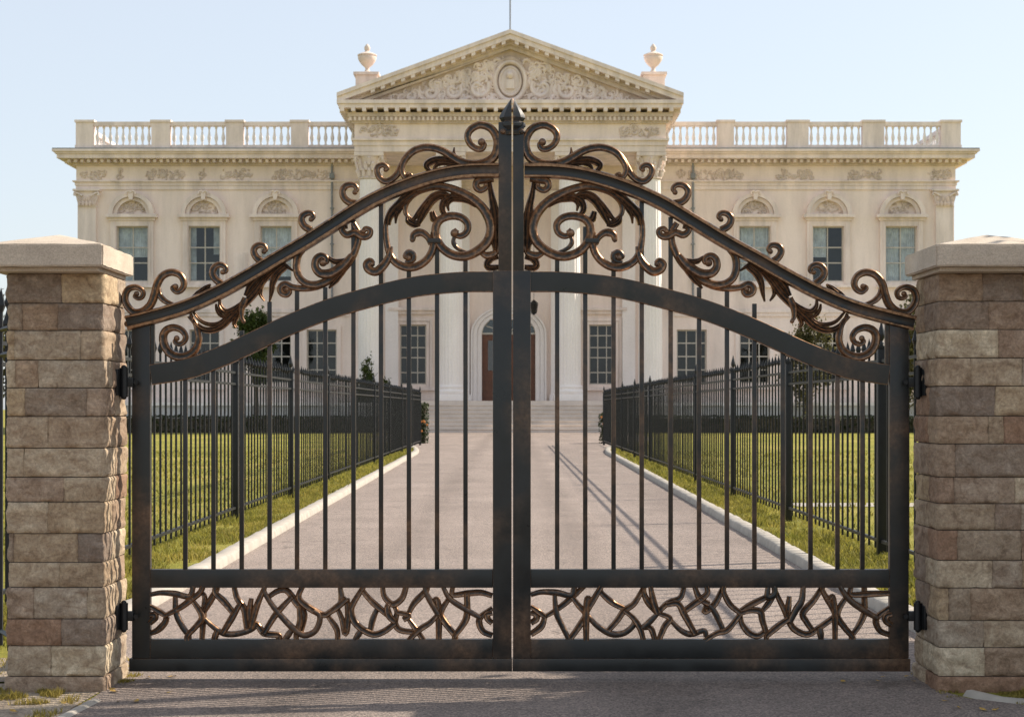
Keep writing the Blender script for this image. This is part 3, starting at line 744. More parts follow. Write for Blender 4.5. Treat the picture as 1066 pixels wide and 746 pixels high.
# columns
YC = 109.35
def column(x):
    r0, r1 = .80, .68; zb, zt = 2.045, 18.5
    mb = MB(); mb.box(x - 1.02, x + 1.02, YC - 1.02, YC + 1.02, zb, zb + .42, .02)
    mb.lathe([(.98, 0), (1.04, .12), (1.04, .22), (.96, .3), (.88, .36), (.92, .46), (.92, .52), (.84, .58), (.82, .66)], (x, YC, zb + .42), 32)
    base = mb.build('column', M['column'], man, True, 30)
    fl = lambda a, z: 1 - .055 * (abs(math.sin(a * 10)) ** .6 < .0 or (1 - abs(math.sin(a * 10))) ** .7)
    prof = []
    for k in range(11): u = k / 10; prof.append((r0 + (r1 - r0) * u ** 1.6, u * (zt - 1.75 - zb - 1.08)))
    mb = MB(); mb.lathe(prof, (x, YC, zb + 1.08), 120, fl); mb.build('shaft', M['column'], base, True, 60)
    mb = MB(); zc = zt - 1.75 + .02
    mb.lathe([(r1 + .02, 0), (r1 + .09, .05), (r1 + .09, .1), (r1, .15), (r1 + .02, .6), (r1 + .12, 1.1), (r1 + .28, 1.45)], (x, YC, zc), 24)
    for ring, (z, n, off, R0) in enumerate(((.15, 12, 0, r1 + .05), (.55, 12, .26, r1 + .09), (.9, 8, 0, r1 + .18))):
        for k in range(n):
            a = 2 * math.pi * k / n + off; ca, sa = math.cos(a), math.sin(a)
            P = [(x + ca * (R0 + q), YC + sa * (R0 + q), zc + z + h) for q, h in ((0, 0), (.03, .22), (.09, .42), (.2, .46), (.22, .36))]
            mb.tube(P, [.1, .14, .12, .08, .04], 6)
    for k in range(4):
        a = math.pi / 4 + k * math.pi / 2; ca, sa = math.cos(a), math.sin(a)
        P = [(x + ca * q, YC + sa * q, zc + h) for q, h in ((.85, .95), (.98, 1.25), (1.15, 1.42), (1.3, 1.35), (1.26, 1.18), (1.14, 1.2))]
        mb.tube(P, [.08, .1, .12, .11, .09, .06], 6)
    mb.box(x - .98, x + .98, YC - .98, YC + .98, zc + 1.46, zt - .004, .03)
    mb.build('capital', M['trim'], base, True, 50)
for off in (-9.35, -3.93, 3.93, 9.35): column(PX + off)
# antae behind outer columns
for x in (PX - 9.6, PX - 8.3, PX + 8.3, PX + 9.6, PX - 3.3, PX + 3.3):
    mb = MB(); mb.box(x - .45, x + .45, YW - .3, YW - .002, 2.05, AR0 - .8); mb.box(x - .55, x + .55, YW - .4, YW - .003, AR0 - .798, AR0 - .1); mb.box(x - .55, x + .55, YW - .4, YW - .303, 2.06, 2.5)
    mb.build('pilaster', M['column'], man)
# entablature of the portico
EX = 10.3; YF = 108.35
mb = MB(); x0, x1 = PX - EX, PX + EX
def ptier(mb, z0, z1, p, yb=YW - .2): mb.box(x0 - p, x1 + p, YF - p, yb, z0, z1)
ptier(mb, 18.5, 18.9, 0); ptier(mb, 18.902, 19.22, .07); ptier(mb, 19.222, 19.36, .2); mb.build('portico_architrave', M['trim'], man)
mb = MB(); ptier(mb, 19.362, 20.36, .0, YW + 4); mb.build('portico_frieze', M['wall'], man)
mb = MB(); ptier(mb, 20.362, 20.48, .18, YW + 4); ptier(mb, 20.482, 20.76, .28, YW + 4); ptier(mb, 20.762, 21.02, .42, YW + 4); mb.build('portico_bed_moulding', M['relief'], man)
mb = MB(); x = x0 - .3
while x < x1 + .2: mb.box(x, x + .15, YF - .42, YF - .282, 20.5, 20.74); x += .30
y = YF - .2
while y < YW + 3.5:
    for xx in (x0 - .42, x1 + .282): mb.box(xx, xx + .138, y, y + .15, 20.5, 20.74)
    y += .3
mb.build('dentil_course', M['trim'], man)
x = x0 - .85
def modillion(*a): mb = MB(); mb.box(*a); mb.build('modillion', M['trim'], man)
while x < x1 + .7: modillion(x, x + .26, YF - .95, YF - .422, 21.022, 21.24); x += .72
y = YF - .2
while y < YW + 3.5:
    for xx in (x0 - .95, x1 + .422): modillion(xx, xx + .53, y, y + .26, 21.022, 21.24)
    y += .72
mb = MB(); ptier(mb, 21.242, 21.5, .95, YW + 4); ptier(mb, 21.502, 21.74, 1.06, YW + 4); mb.build('portico_cornice', M['trim'], man)
# pediment
HWp = EX + 1.06; AP = 26.35; EZ = 22.2; sl = (AP - EZ) / HWp
def chev(mb, d0, d1, p, y1, clip=21.742):
    """sloping band between vertical offsets d0,d1 beneath the outer raking line"""
    for sg in (-1, 1):
        def P(off, x): return (PX + sg * x, AP - off - sl * x)
        hw = HWp if p > .9 else HWp - (1.0 - p) * 1.0
        o1 = [P(d0, 0), P(d0, hw)]
        zi = AP - d1 - sl * hw
        if zi < clip:
            xh = (AP - d1 - clip) / sl
            poly = [P(d0, 0), P(d0, hw), (PX + sg * hw, clip), (PX + sg * xh, clip), P(d1, 0)]
        else: poly = [P(d0, 0), P(d0, hw), P(d1, hw), P(d1, 0)]
        if sg < 0: poly = poly[::-1]
        mb.prism(poly, YF - p, y1)
mb = MB(); chev(mb, 0, .26, 1.08, YW + 4); chev(mb, .262, .60, .96, YW + 4); mb.build('raking_cornice', M['trim'], man)
mb = MB(); chev(mb, .602, .84, .42, YW + 3.9); chev(mb, .842, 1.1, .22, YF + .6); mb.build('raking_bed_moulding', M['relief'], man)
mb = MB()
for sg in (-1, 1):
    k = 0
    while True:
        x = .3 + k * .66; k += 1
        if x > HWp - 2.2: break
        z = AP - sl * x; a, b = sorted((PX + sg * x, PX + sg * (x + .26)))
        za = AP - sl * abs(a - PX); zb_ = AP - sl * abs(b - PX)
        mb = MB(); mb.prism([(a, za - .602 - .2), (b, zb_ - .602 - .2), (b, zb_ - .603), (a, za - .603)], YF - .92, YF - .423); mb.build('raking_modillion', M['trim'], man)
mb = MB(); tz = 21.742; xt = (AP - 1.0 - tz) / sl
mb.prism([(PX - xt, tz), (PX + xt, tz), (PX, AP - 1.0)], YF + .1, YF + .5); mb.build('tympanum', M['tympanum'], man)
mb = MB(); bd = lambda X, Z: Z < AP - 1.38 - sl * abs(X - PX) and Z > tz + .08 and ((X - PX) / 1.15) ** 2 + ((Z - 23.1) / 1.5) ** 2 > 1
# big acanthus scrolls
for sg in (-1, 1):
    mb = MB(); relief(mb, PX + sg * 4.3, 23.0, 8.4, 2.9, YF + .06, 600, 77 + sg, .25, bd)
    for (cx, cz, r) in ((2.1, 22.75, .75), (3.8, 22.55, .6), (5.3, 22.4, .45), (6.6, 22.2, .33)):
        P = [(PX + sg * (cx + r * (1 - j / 11) * math.cos(.7 * j + 2.6)), cz + r * (1 - j / 11) * math.sin(.7 * j + 2.6)) for j in range(10)]
        sweep(mb, P, [.12, .16, .1], PR_ROUND, YF + .0, 1)
    mb.build('tympanum_relief', M['trim'], man, True)
mb = MB()
for rx, rz, rr in ((1.0, 1.28, .16), (.68, .92, .10)):
    P = [(PX + rx * math.cos(a), 23.15 + rz * math.sin(a)) for a in [2 * math.pi * k / 28 for k in range(29)]]
    sweep(mb, P, rr, PR_ROUND, YF - .02, 1.3, spline=False)
vs = [(PX + .66 * math.cos(2 * math.pi * k / 24), YF - .08, 23.15 + .9 * math.sin(2 * math.pi * k / 24)) for k in range(24)] + [(PX, YF - .26, 23.15)]
mb.add(vs, [(k, (k + 1) % 24, 24) for k in range(24)])
mb.box(PX - .28, PX + .28, YF - .32, YF - .1, 22.6, 23.25, .05); mb.ball((PX, YF - .3, 23.5), .26)
sweep(mb, [(PX - .8, 24.1), (PX - .5, 24.45), (PX, 24.6), (PX + .5, 24.45), (PX + .8, 24.1)], [.1, .2, .1], PR_LEAF, YF - .05)
mb.build('medallion', M['trim'], man, True)
for a, b in ((PX - 10.0, PX - 7.3), (PX + 7.3, PX + 10.0)):
    mb = MB(); relief(mb, (a + b) / 2, 19.85, b - a - .2, .6, YF - .03, 46, int(a * 7), .17)
    mb.build('frieze_ornament', M['relief'], man, True)
# portico roof behind the pediment
mb = MB()
for sg in (-1, 1):
    P = [(PX, AP - .05), (PX + sg * (HWp - .1), AP - .05 - sl * (HWp - .1)), (PX + sg * (HWp - .1), AP - .3 - sl * (HWp - .1)), (PX, AP - .3)]
    mb.prism(P, YW + 4.002, YW + 14)
mb.box(PX - EX, PX + EX, YW + 4.01, YW + 14, 18.6, 22.0); mb.build('roof', M['lead'], man)
# upper part between portico and wing
# urns
for sg in (-1, 1):
    x = PX + sg * 9.65; y = 110.6; zb = AP - sl * 9.65 - .2
    mb = MB(); mb.box(x - .72, x + .72, y - .72, y + .72, zb, 23.88, .02) ; mb.box(x - .86, x + .86, y - .86, y + .86, 23.882, 24.08, .03)
    p = mb.build('urn_pedestal', M['relief'], man)
    mb = MB(); mb.lathe([(.34, 0), (.36, .08), (.2, .16), (.13, .3), (.15, .42), (.36, .6), (.55, .85), (.64, 1.08), (.60, 1.18), (.66, 1.22), (.66, 1.28), (.45, 1.38), (.22, 1.46), (.14, 1.54), (.19, 1.66), (.21, 1.78), (.13, 1.92), (.05, 2.02)], (x, y, 24.082), 24)
    mb.build('urn', M['relief'], p, True, 50)
# balustrade
BZ = CT + .072; BY = YW - .75
def ped(a, b):
    mb = MB(); mb.box(bx(a), bx(b), BY - .3, BY + .3, BZ, bz(130)); mb.box(bx(a) - .08, bx(b) + .08, BY - .38, BY + .38, bz(130) + .002, bz(127.6)); mb.box(bx(a) - .05, bx(b) + .05, BY - .34, BY + .34, BZ, BZ + .25)
    mb.build('balustrade_pier', M['trim'], man)
peds = [(83, 101), (161, 180), (238, 255.5), (305, 322.5), (745, 762), (817, 839), (895, 917), (976, 996)]
for a, b in peds: ped(a, b)
def balprof(h): return [(.09, 0), (.10, .06 * h), (.06, .1 * h), (.075, .18 * h), (.13, .34 * h), (.135, .42 * h), (.09, .58 * h), (.055, .74 * h), (.06, .86 * h), (.1, .9 * h), (.1, h)]
for a, b in ((101, 161), (180, 238), (255.5, 305), (322.5, 372), (690, 745), (762, 817), (839, 895), (917, 976)):
    mb = MB(); xa, xb = bx(a) + .003, bx(b) - .003
    mb.box(xa, xb, BY - .22, BY + .22, BZ, BZ + .26); mb.box(xa, xb, BY - .24, BY + .24, bz(133.6), bz(129.3))
    r = mb.build('balustrade', M['trim'], man)
    mb = MB(); n = max(3, round((xb - xa) / .46)); z0 = BZ + .262; h = bz(133.6) - z0 - .002
    for k in range(n): mb.lathe(balprof(h), (xa + (xb - xa) * (k + .5) / n, BY, z0), 10)
    mb.build('balusters', M['column'], r, True, 60)
# side balustrades (returns)
for xx in (X0 + .35, X1 - .35):
    mb = MB(); mb.box(xx - .22, xx + .22, BY + .4, 135, BZ, BZ + .26); mb.box(xx - .24, xx + .24, BY + .4, 135, bz(133.6), bz(129.3)); r = mb.build('balustrade', M['trim'], man)
    mb = MB(); z0 = BZ + .262; h = bz(133.6) - z0 - .002
    for k in range(40): mb.lathe(balprof(h), (xx, BY + .7 + k * .5, z0), 8)
    mb.build('balusters', M['column'], r, True, 60)
# downpipes
for px in (346, 721):
    x = bx(px); mb = MB(); mb.tube([(x, YW - .2, CC - .05), (x, YW - .2, 9.1), (x, YW - .2, 8.75), (x, YW + .1, 8.62)], .08, 10)
    for z in (10.5, 13, 15.5): mb.box(x - .13, x + .13, YW - .3, YW - .002, z, z + .08)
    mb.box(x - .16, x + .16, YW - .36, YW - .28 + .24, CZ - .9, CZ - .55)
    mb.build('downpipe', M['lead'], man, True)
# lantern & flagpole
ln = empty('hanging_lantern', (bx(555.5), 113.5, 8.2)); tag(ln, 'small dark lantern hanging on a rod above the right side of the mansion door', 'lantern')
x = bx(555.5); mb = MB(); mb.tube([(x, 113.5, 9.0), (x, 113.5, 18.5)], .018, 6); mb.build('rod', M['iron'], ln)
mb = MB(); mb.lathe([(.05, .95), (.2, .8), (.3, .72), (.3, .66), (.28, .66)], (x, 113.5, 8.1), 6)
mb.lathe([(.02, -.1), (.1, -.04), (.2, .05), (.2, .08)], (x, 113.5, 8.1), 6)
for k in range(6): a = math.pi * k / 3; mb.tube([(x + .19 * math.cos(a), 113.5 + .19 * math.sin(a), 8.16), (x + .28 * math.cos(a), 113.5 + .28 * math.sin(a), 8.78)], .02, 5)
mb.build('lantern_frame', M['iron'], ln)
mb = MB(); mb.lathe([(.17, .08), (.25, .64)], (x, 113.5, 8.1), 6); mb.build('lantern_glass', M['dark'], ln)
fp = empty('flagpole', (bx(530), 108.6, AP)); tag(fp, 'thin grey flagpole rising from the peak of the pediment', 'flagpole')
mb = MB(); xx = PX; mb.tube([(xx, 108.6, AP - .02), (xx, 108.6, AP + 3)], .055, 8); mb.build('pole', M['flag'], fp); mb = MB(); mb.lathe([(.15, 0), (.15, .12), (.08, .18)], (xx, 108.6, AP - .01), 10); mb.build('pole_base', M['flag'], fp)

# ------------------------------------------------------------------ stone pillars
def stone_block(mb, x0, x1, y0, y1, z0, z1, seed, faces=None):
    """rock-faced block: rounded box with chiselled relief"""
    c = Vector(((x0 + x1) / 2, (y0 + y1) / 2, (z0 + z1) / 2)); h = Vector(((x1 - x0) / 2, (y1 - y0) / 2, (z1 - z0) / 2))
    st = .014; t = random.Random(seed).random()
    nx, ny, nz = [max(3, int(2 * q / st)) for q in h]
    idx = {}; V = []; F = []
    def vid(i, j, k):
        key = (i, j, k)
        if key in idx: return idx[key]
        p = Vector((-1 + 2 * i / nx, -1 + 2 * j / ny, -1 + 2 * k / nz))
        q = Vector((p.x * h.x, p.y * h.y, p.z * h.z))
        # round the arrises
        r = .006; inner = Vector((max(-h.x + r, min(h.x - r, q.x)), max(-h.y + r, min(h.y - r, q.y)), max(-h.z + r, min(h.z - r, q.z))))
        d = q - inner; n = d.normalized() if d.length > 1e-9 else Vector((0, 0, 1))
        if d.length > 1e-9: q = inner + n * min(r, d.length)
        # distance to nearest joint edge in face
        wp = c + q
        m = sorted((h.x - abs(q.x), h.y - abs(q.y), h.z - abs(q.z)))[1]
        pil = min(1, m / .014)
        s = Vector((wp.x * 8, wp.y * 8, wp.z * 10 + (seed // 1) * 1.7))
        a = noise.noise(s) * .6 + noise.noise(s * 2.3) * .35 + (1 - abs(noise.noise(s * 1.6 + Vector((9, 0, 0)))) * 2) * .25
        b = noise.noise(s * 6) * .14 + noise.noise(s * 13) * .07
        q2 = wp + n * ((.35 + .65 * pil) * (.004 + .020 * a) + .018 * b)
        # only horizontal displacement matters near joints
        q2.z = min(max(q2.z, z0 + .001), z1 - .001)
        V.append(tuple(q2)); idx[key] = len(V) - 1; return idx[key]
    for i in range(nx):
        for k in range(nz):
            F.append((vid(i, 0, k), vid(i + 1, 0, k), vid(i + 1, 0, k + 1), vid(i, 0, k + 1)))
            F.append((vid(i, ny, k), vid(i, ny, k + 1), vid(i + 1, ny, k + 1), vid(i + 1, ny, k)))
    for j in range(ny):
        for k in range(nz):
            F.append((vid(0, j, k), vid(0, j, k + 1), vid(0, j + 1, k + 1), vid(0, j + 1, k)))
            F.append((vid(nx, j, k), vid(nx, j + 1, k), vid(nx, j + 1, k + 1), vid(nx, j, k + 1)))
    for i in range(nx):
        for j in range(ny):
            F.append((vid(i, j, 0), vid(i, j + 1, 0), vid(i + 1, j + 1, 0), vid(i + 1, j, 0)))
            F.append((vid(i, j, nz), vid(i + 1, j, nz), vid(i + 1, j + 1, nz), vid(i, j + 1, nz)))
    mb.add(V, F, 0, t)
def pillar(xa, xb, joints, label, seed, capx0, capx1, flip):
    y0, y1 = 9.22, 9.74; root = empty('stone_pillar', ((xa + xb) / 2, 9.48, 0)); tag(root, label, 'pillar', 'stone gate pillars')
    nc = len(joints); H = 2.355; base = .09; ch = (H - base) / (nc - 1); mb = MB(); g = .0016; rs = random.Random(seed)
    zt_ = [H] + [H - i * ch + rs.uniform(-.014, .014) for i in range(1, nc - 1)] + [base, -.02]
    for ci, js in enumerate(joints):      # from the top course down
        z1 = zt_[ci]; z0 = zt_[ci + 1]
        o = rs.uniform(-.006, .006) + (.012 if ci >= nc - 1 else 0)
        cuts = [xa] + [xa + (xb - xa) * j for j in js] + [xb]
        ym = y0 + rs.choice((.2, .26, .32))
        for i in range(len(cuts) - 1):
            stone_block(mb, cuts[i] + (g if i else -o), cuts[i + 1] - (g if i < len(cuts) - 2 else -o), y0 - o, ym - g, z0 + g, z1 - g, seed * 100 + ci * 10 + i)
        cb = xa + (xb - xa) * rs.uniform(.35, .65)
        stone_block(mb, xa - o, cb - g, ym + g, y1 + o, z0 + g, z1 - g, seed * 100 + ci * 10 + 7)
        stone_block(mb, cb + g, xb + o, ym + g, y1 + o, z0 + g, z1 - g, seed * 100 + ci * 10 + 8)
    mb.build('shaft', M['stone'], root, True, 55)
    mb = MB(); mb.box(xa + .012, xb - .012, y0 + .012, y1 - .012, 0, H - .004); mb.build('mortar', M['mortar'], root)
    # cap: moulding, slab, low pyramid
    cx0, cx1, cy0, cy1 = capx0, capx1, 9.03, 9.76
    mb = MB(); mb.box(cx0 + .035, cx1 - .035, cy0 + .06, cy1 - .035, H, H + .022, .004); mb.build('cap_moulding', M['cap'], root)
    bm = bmesh.new()
    z0, z1, zt = H + .0225, H + .145, H + .235
    m = Vector(((cx0 + cx1) / 2, (cy0 + cy1) / 2, zt))
    lo = [bm.verts.new(p) for p in ((cx0, cy0, z0), (cx1, cy0, z0), (cx1, cy1, z0), (cx0, cy1, z0))]
    hi = [bm.verts.new((v.co.x, v.co.y, z1)) for v in lo]; ap = bm.verts.new(m)
    bm.faces.new(lo[::-1])
    for i in range(4): bm.faces.new((lo[i], lo[(i + 1) % 4], hi[(i + 1) % 4], hi[i])); bm.faces.new((hi[i], hi[(i + 1) % 4], ap))
    bmesh.ops.bevel(bm, geom=bm.edges[:], offset=.007, segments=2, affect='EDGES')
    bmesh.ops.subdivide_edges(bm, edges=[e for e in bm.edges if e.calc_length() > .1], cuts=14, use_grid_fill=True)
    for v in bm.verts:
        n_ = noise.noise(v.co * 11) * .0035 + noise.noise(v.co * 40) * .0015; v.co += Vector((n_, n_, n_))
    bmesh.ops.triangulate(bm, faces=[f for f in bm.faces if len(f.verts) > 4])
    bm.verts.index_update(); mb = MB(); mb.add([v.co[:] for v in bm.verts], [[v.index for v in f.verts] for f in bm.faces]); bm.free()
    mb.build('cap_slab', M['cap'], root, True, 30)
    return root
JL = [[.56], [.15, .52], [.07, .76], [.08, .32], [.18, .82], [.42], [.17], [.59], [.42], [.06, .73], [.54], [.27, .83], [.56], [.45], []]
JR = [[.43, .82], [.49], [.58], [.31, .81], [.55], [.48, .63], [.16, .9], [.15, .74], [.55, .8], [.18, .8], [.52, .81], [.1, .31], [.44], [.45], []]
pillar(-2.297 - .54, -2.297, JL, 'rough stone gate pillar on the left, its inner side sunlit', 3, -2.93, -2.256, 0)
pillar(2.40, 2.40 + .58, JR, 'rough stone gate pillar on the right, wholly in shade', 5, 2.338, 3.10, 1)

# ------------------------------------------------------------------ gate
GY = 9.6; GS = 177.7
def gx(u): return (u - 533.3) / GS
def gz(v): return 1.6 + (424 - v) / GS
class Leaf:
    def __init__(s, right): s.right = right
    def u(s, u): return 552.5 + (513.5 - u) * 1.048 if s.right else u
    def X(s, u): return gx(s.u(u))
    def P(s, pts): return [(s.X(a), gz(b)) for a, b in pts]
def cF(p): return [(350 + x / 5.326, 120 + y / 5.326) for x, y in p]      # sketches of the ironwork in drawing units
def cG(p): return [(380 + x / 4.66, 130 + y / 4.66) for x, y in p]
def cK(p): return [(240 + x / 5.74, 180 + y / 5.74) for x, y in p]
def cH(p): return [(125 + x / 4.975, 250 + y / 4.975) for x, y in p]
PX1 = 1 / GS
ARCH = [(158, 390), (185, 386), (205, 381), (237, 368.5), (268, 354), (300, 339), (340, 323), (380, 311), (430, 299), (477, 294), (514, 293.5)]
RAIL = [(133, 336.5), (165, 328.5), (197, 318.5), (228, 304.5), (259, 287.5), (290, 269), (320, 251.5), (350, 232.5), (382, 212.5), (410, 199), (440, 188), (466, 181.5), (491, 178.5), (519.5, 178)]
def flatprof(n, y, b=.08):
    e = b * 1.6
    return [(-n + b, -y, .85), (-n + b + e, -y - .0002, 0), (n - b - e, -y - .0002, 0), (n - b, -y, .85), (n, -y + b, .95), (n, y - b, .6), (n - b, y, .3), (-n + b, y, .3), (-n, y - b, .6), (-n, -y + b, .95)]
def railprof():
    return [(1.0, 0, .2), (1.0, -.62, .85), (.86, -.95, 1), (.66, -.95, .8), (.55, -.6, .1), (.2, -.5, 0), (-.2, -.52, 0), (-.42, -.66, .2), (-.52, -1.02, 1), (-.86, -1.02, .85), (-1.0, -.7, .6), (-1.0, .2, .2), (-.6, .7, 0), (.6, .7, 0)]
def rail_top(u, pts):
    for (a, b), (c, d) in zip(pts, pts[1:]):
        if a <= u <= c: return b + (d - b) * (u - a) / (c - a)
    return pts[-1][1]

def make_leaf(right):
    L = Leaf(right); side = 'right' if right else 'left'
    root = empty('gate_leaf', (gx(948 if right else 136), GY, 0))
    tag(root, 'dark bronze %s leaf of the ornate double driveway gate, hinged to the %s stone pillar' % (side, side), 'gate', 'leaves of the ornate double gate')
    g = M['gate']
    def B(mb, u0, u1, v0, v1, d=.025, dy=0, bev=.003): mb.box(L.X(u0), L.X(u1), GY - d + dy, GY + d + dy, gz(v0), gz(v1), bev)
    mb = MB(); B(mb, 138.5, 157.5, 338, 684, .022); mb.build('hinge_stile', g, root, True, 35)
    # meeting stile: wider below the arched rail, slimmer above
    mb = MB()
    if right:
        mb.box(gx(534.3), gx(552.8), GY - .032, GY + .032, gz(684), gz(282), .003); mb.box(gx(534.3), gx(545.6), GY - .030, GY + .030, gz(282.5), gz(128), .002)
    else:
        mb.box(gx(513.4), gx(532.9), GY - .032, GY + .032, gz(684), gz(282), .003); mb.box(gx(519.2), gx(532.9), GY - .030, GY + .030, gz(282.5), gz(128), .002)
    mb.build('meeting_stile', g, root, True, 35)
    # half spear head
    sg = 1 if right else -1; c = 534.3 if right else 532.9
    prof = [(11.5, 141), (12.5, 138), (9.0, 135.5), (13.2, 132), (13.4, 129.5), (10.5, 127), (13.0, 123), (12.2, 120), (8.5, 114), (4.2, 108), (.6, 103)]
    vs = []; fs = []
    for w, v in prof:
        wx = w * PX1; z = gz(v); y = w * PX1 * .55
        vs += [(gx(c), GY - y - .012, z), (gx(c) + sg * wx * .62, GY - y * .72 - .008, z), (gx(c) + sg * wx, GY, z), (gx(c) + sg * wx * .62, GY + y * .72 + .008, z), (gx(c), GY + y + .012, z)]
    for i in range(len(prof) - 1):
        for k in range(5):
            k2 = (k + 1) % 5; fs.append((i * 5 + k, i * 5 + k2, (i + 1) * 5 + k2, (i + 1) * 5 + k))
    fs.append((0, 1, 2, 3, 4)); fs.append(tuple(range(len(vs) - 5, len(vs))))
    mb = MB(); mb.add(vs, fs, [(.5 if 4 <= i % 5 or i % 5 == 0 else .3) for i in range(len(vs))])
    mb.ball((gx(c + sg * 9), GY - .028, gz(138)), .018, .6); mb.build('spear_finial', g, root, True, 25)
    mb = MB(); B(mb, 157.6, 513.3, 592, 611, .024); mb.build('middle_rail', g, root, True, 35)
    mb = MB(); B(mb, 157.6, 513.3, 664.5, 684, .024); mb.build('bottom_rail', g, root, True, 35)
    mb = MB()
    if right: mb.box(gx(533.8), gx(946.5), GY - .036, GY + .036, gz(697.5), gz(684.2), .003)
    else: mb.box(gx(136), gx(533.4), GY - .036, GY + .036, gz(697.5), gz(684.2), .003)
    mb.build('kick_rail', g, root, True, 35)
    n = 10.6 * PX1
    mb = MB(); sweep(mb, L.P(ARCH), 1.0, flatprof(n, .022, .0028), GY, 1, 8); mb.build('arched_rail', g, root, True, 35)
    mb = MB(); sweep(mb, L.P(RAIL), 7.8 * PX1, railprof(), GY, 1.0, 8)
    if not right: mb.ball((L.X(133), GY, gz(337)), .02, .7)
    mb.build('handrail', g, root, True, 35)
    # bars
    us = [193.3, 222.6, 252, 281, 309.6, 339, 368.3, 397, 426, 455.3, 484.9] if not right else [580.3, 609.5, 639, 668.3, 698.4, 728, 757, 785.6, 815, 844, 872, 898]
    for i, u in enumerate(us):
        mb = MB(); lu = 513.5 - (u - 552.5) / 1.048 if right else u
        vt = rail_top(lu, ARCH)
        ext = {252: 344, 281: 314, 309.6: 300, 339: 299, 368.3: 226, 397: 206, 426: 262, 455.3: 236, 484.9: 262}
        e = None
        if not right: e = ext.get(u)
        else: e = {580.3: 262, 609.5: 236, 639: 262, 668.3: 206, 698.4: 226, 728: 299, 757: 300, 785.6: 316, 815: 348}.get(u)
        h = 2.35 * PX1
        mb.box(gx(u) - h, gx(u) + h, GY - .008, GY + .008, gz(592.5), gz(vt + 9), .002)
        mb.build('bar', g, root, True, 35)
        if e:
            mb = MB(); mb.box(gx(u) - h, gx(u) + h, GY - .008, GY + .008, gz(vt - 9.3), gz(e), .002); mb.build('upper_bar', g, root, True, 35)
    mb = MB(); mb.box(L.X(157.6), L.X(161.5), GY - .012, GY + .012, gz(382), gz(333)); mb.build('spandrel_bar', g, root)
    # scrollwork above the handrail
    def st(mb, P, r, prof=PR_SCROLL, dy=0, dep=1.0, eye=None, er=None, per=6):
        m_ = 1.02 if prof is PR_LEAF else 1.2
        r = [q * m_ for q in r] if hasattr(r, '__len__') else r * m_
        rr = [q * PX1 for q in r] if hasattr(r, '__len__') else r * PX1
        sweep(mb, L.P(P), rr, prof, GY + dy, dep, per)
        if eye is not None:
            p = L.P([P[eye]])[0]; mb.ball((p[0], GY + dy - .004, p[1]), (er or 3) * PX1, .75, 12, .95)
    mb = MB()
    A = cF([(808, 150), (822, 165), (808, 188), (778, 186), (745, 160), (730, 118), (748, 80), (800, 55), (860, 75), (893, 130), (893, 190), (870, 238), (820, 268), (760, 275), (700, 262), (650, 235), (600, 203), (550, 184), (490, 180), (430, 200), (388, 240), (360, 290), (338, 330), (308, 358), (275, 368), (245, 350), (228, 315), (235, 285), (262, 276), (284, 290), (276, 303)])
    st(mb, A, [2.4, 3.0, 3.4, 3.8, 4.0, 3.8, 3.4, 3.3, 3.0, 2.8, 2.2], eye=0, er=4.2)
    p = L.P([A[-1]])[0]; mb.ball((p[0], GY, p[1]), 2.6 * PX1, .75, 10)
    st(mb, cF([(405, 222), (378, 262), (366, 305), (378, 340), (402, 350), (416, 336), (402, 328)]), [2.2, 2.6, 2.4, 2.0], dy=-.008, eye=-1, er=2.4)
    st(mb, cF([(705, 272), (640, 258), (590, 248), (540, 252), (503, 275), (512, 300), (540, 316)]), [1.2, 3.2, 4.2, 3.8, 1.2], PR_LEAF, -.004)
    st(mb, cF([(690, 282), (630, 270), (580, 268), (548, 290), (545, 316)]), [1.2, 2.6, 2.6, 1.0], PR_LEAF, -.012)
    st(mb, cF([(705, 262), (672, 240), (655, 212), (656, 178)]), [1.5, 2.6, 2.0, .7], PR_LEAF)
    mb.build('crest_scroll', g, root, True, 50)
    mb = MB(); p = L.P(cF([(293, 388)]))[0]; mb.ball((p[0], GY, p[1]), 3.2 * PX1, .7); mb.build('crest_bead', g, root, True)
    for k, C_ in enumerate((cF([(118, 492), (70, 480), (42, 450), (38, 415), (60, 390), (95, 386), (117, 406), (106, 428)]),
              cK([(482, 342), (445, 320), (428, 290), (430, 262), (455, 242), (485, 242), (497, 262), (484, 278)]),
              cK([(205, 540), (162, 510), (142, 475), (147, 447), (170, 432), (200, 434), (213, 455), (203, 470)]),
              cH([(530, 228), (495, 200), (481, 168), (493, 138), (522, 127), (548, 140), (549, 160), (534, 166)]))):
        mb = MB(); st(mb, C_, [3.4, 3.2, 2.8, 2.0], eye=-1, er=2.9); mb.build('small_curl', g, root, True, 50)
    mb = MB(); st(mb, cH([(370, 300), (415, 268), (445, 242), (468, 228)]), [1.0, 3.2, 2.6, .8], PR_LEAF)
    st(mb, cH([(455, 262), (462, 240), (470, 226)]), [2, 2.2, .8], PR_LEAF); mb.build('leaf_bud', g, root, True, 32)
    mb = MB()
    st(mb, cH([(90, 276), (104, 282), (98, 299), (74, 292), (52, 272)][:0] + [(88, 278), (78, 292), (98, 302), (118, 292), (120, 264), (86, 243), (46, 254), (29, 290), (36, 332), (72, 372), (122, 368), (162, 332), (182, 280), (196, 226), (225, 183), (270, 166), (312, 180), (333, 215), (326, 250), (298, 268), (274, 250), (286, 236)]), [1.6, 2.4, 3.0, 3.3, 3.6, 3.6, 3.4, 3.3, 2.8, 2.0], eye=0, er=3.0)
    p = L.P(cH([(290, 240)]))[0]; mb.ball((p[0], GY - .004, p[1]), 3.2 * PX1, .8)
    st(mb, cH([(196, 240), (208, 285), (240, 318), (290, 336)]), [2.6, 2.8, 1.6])
    mb.build('end_scroll', g, root, True, 50)
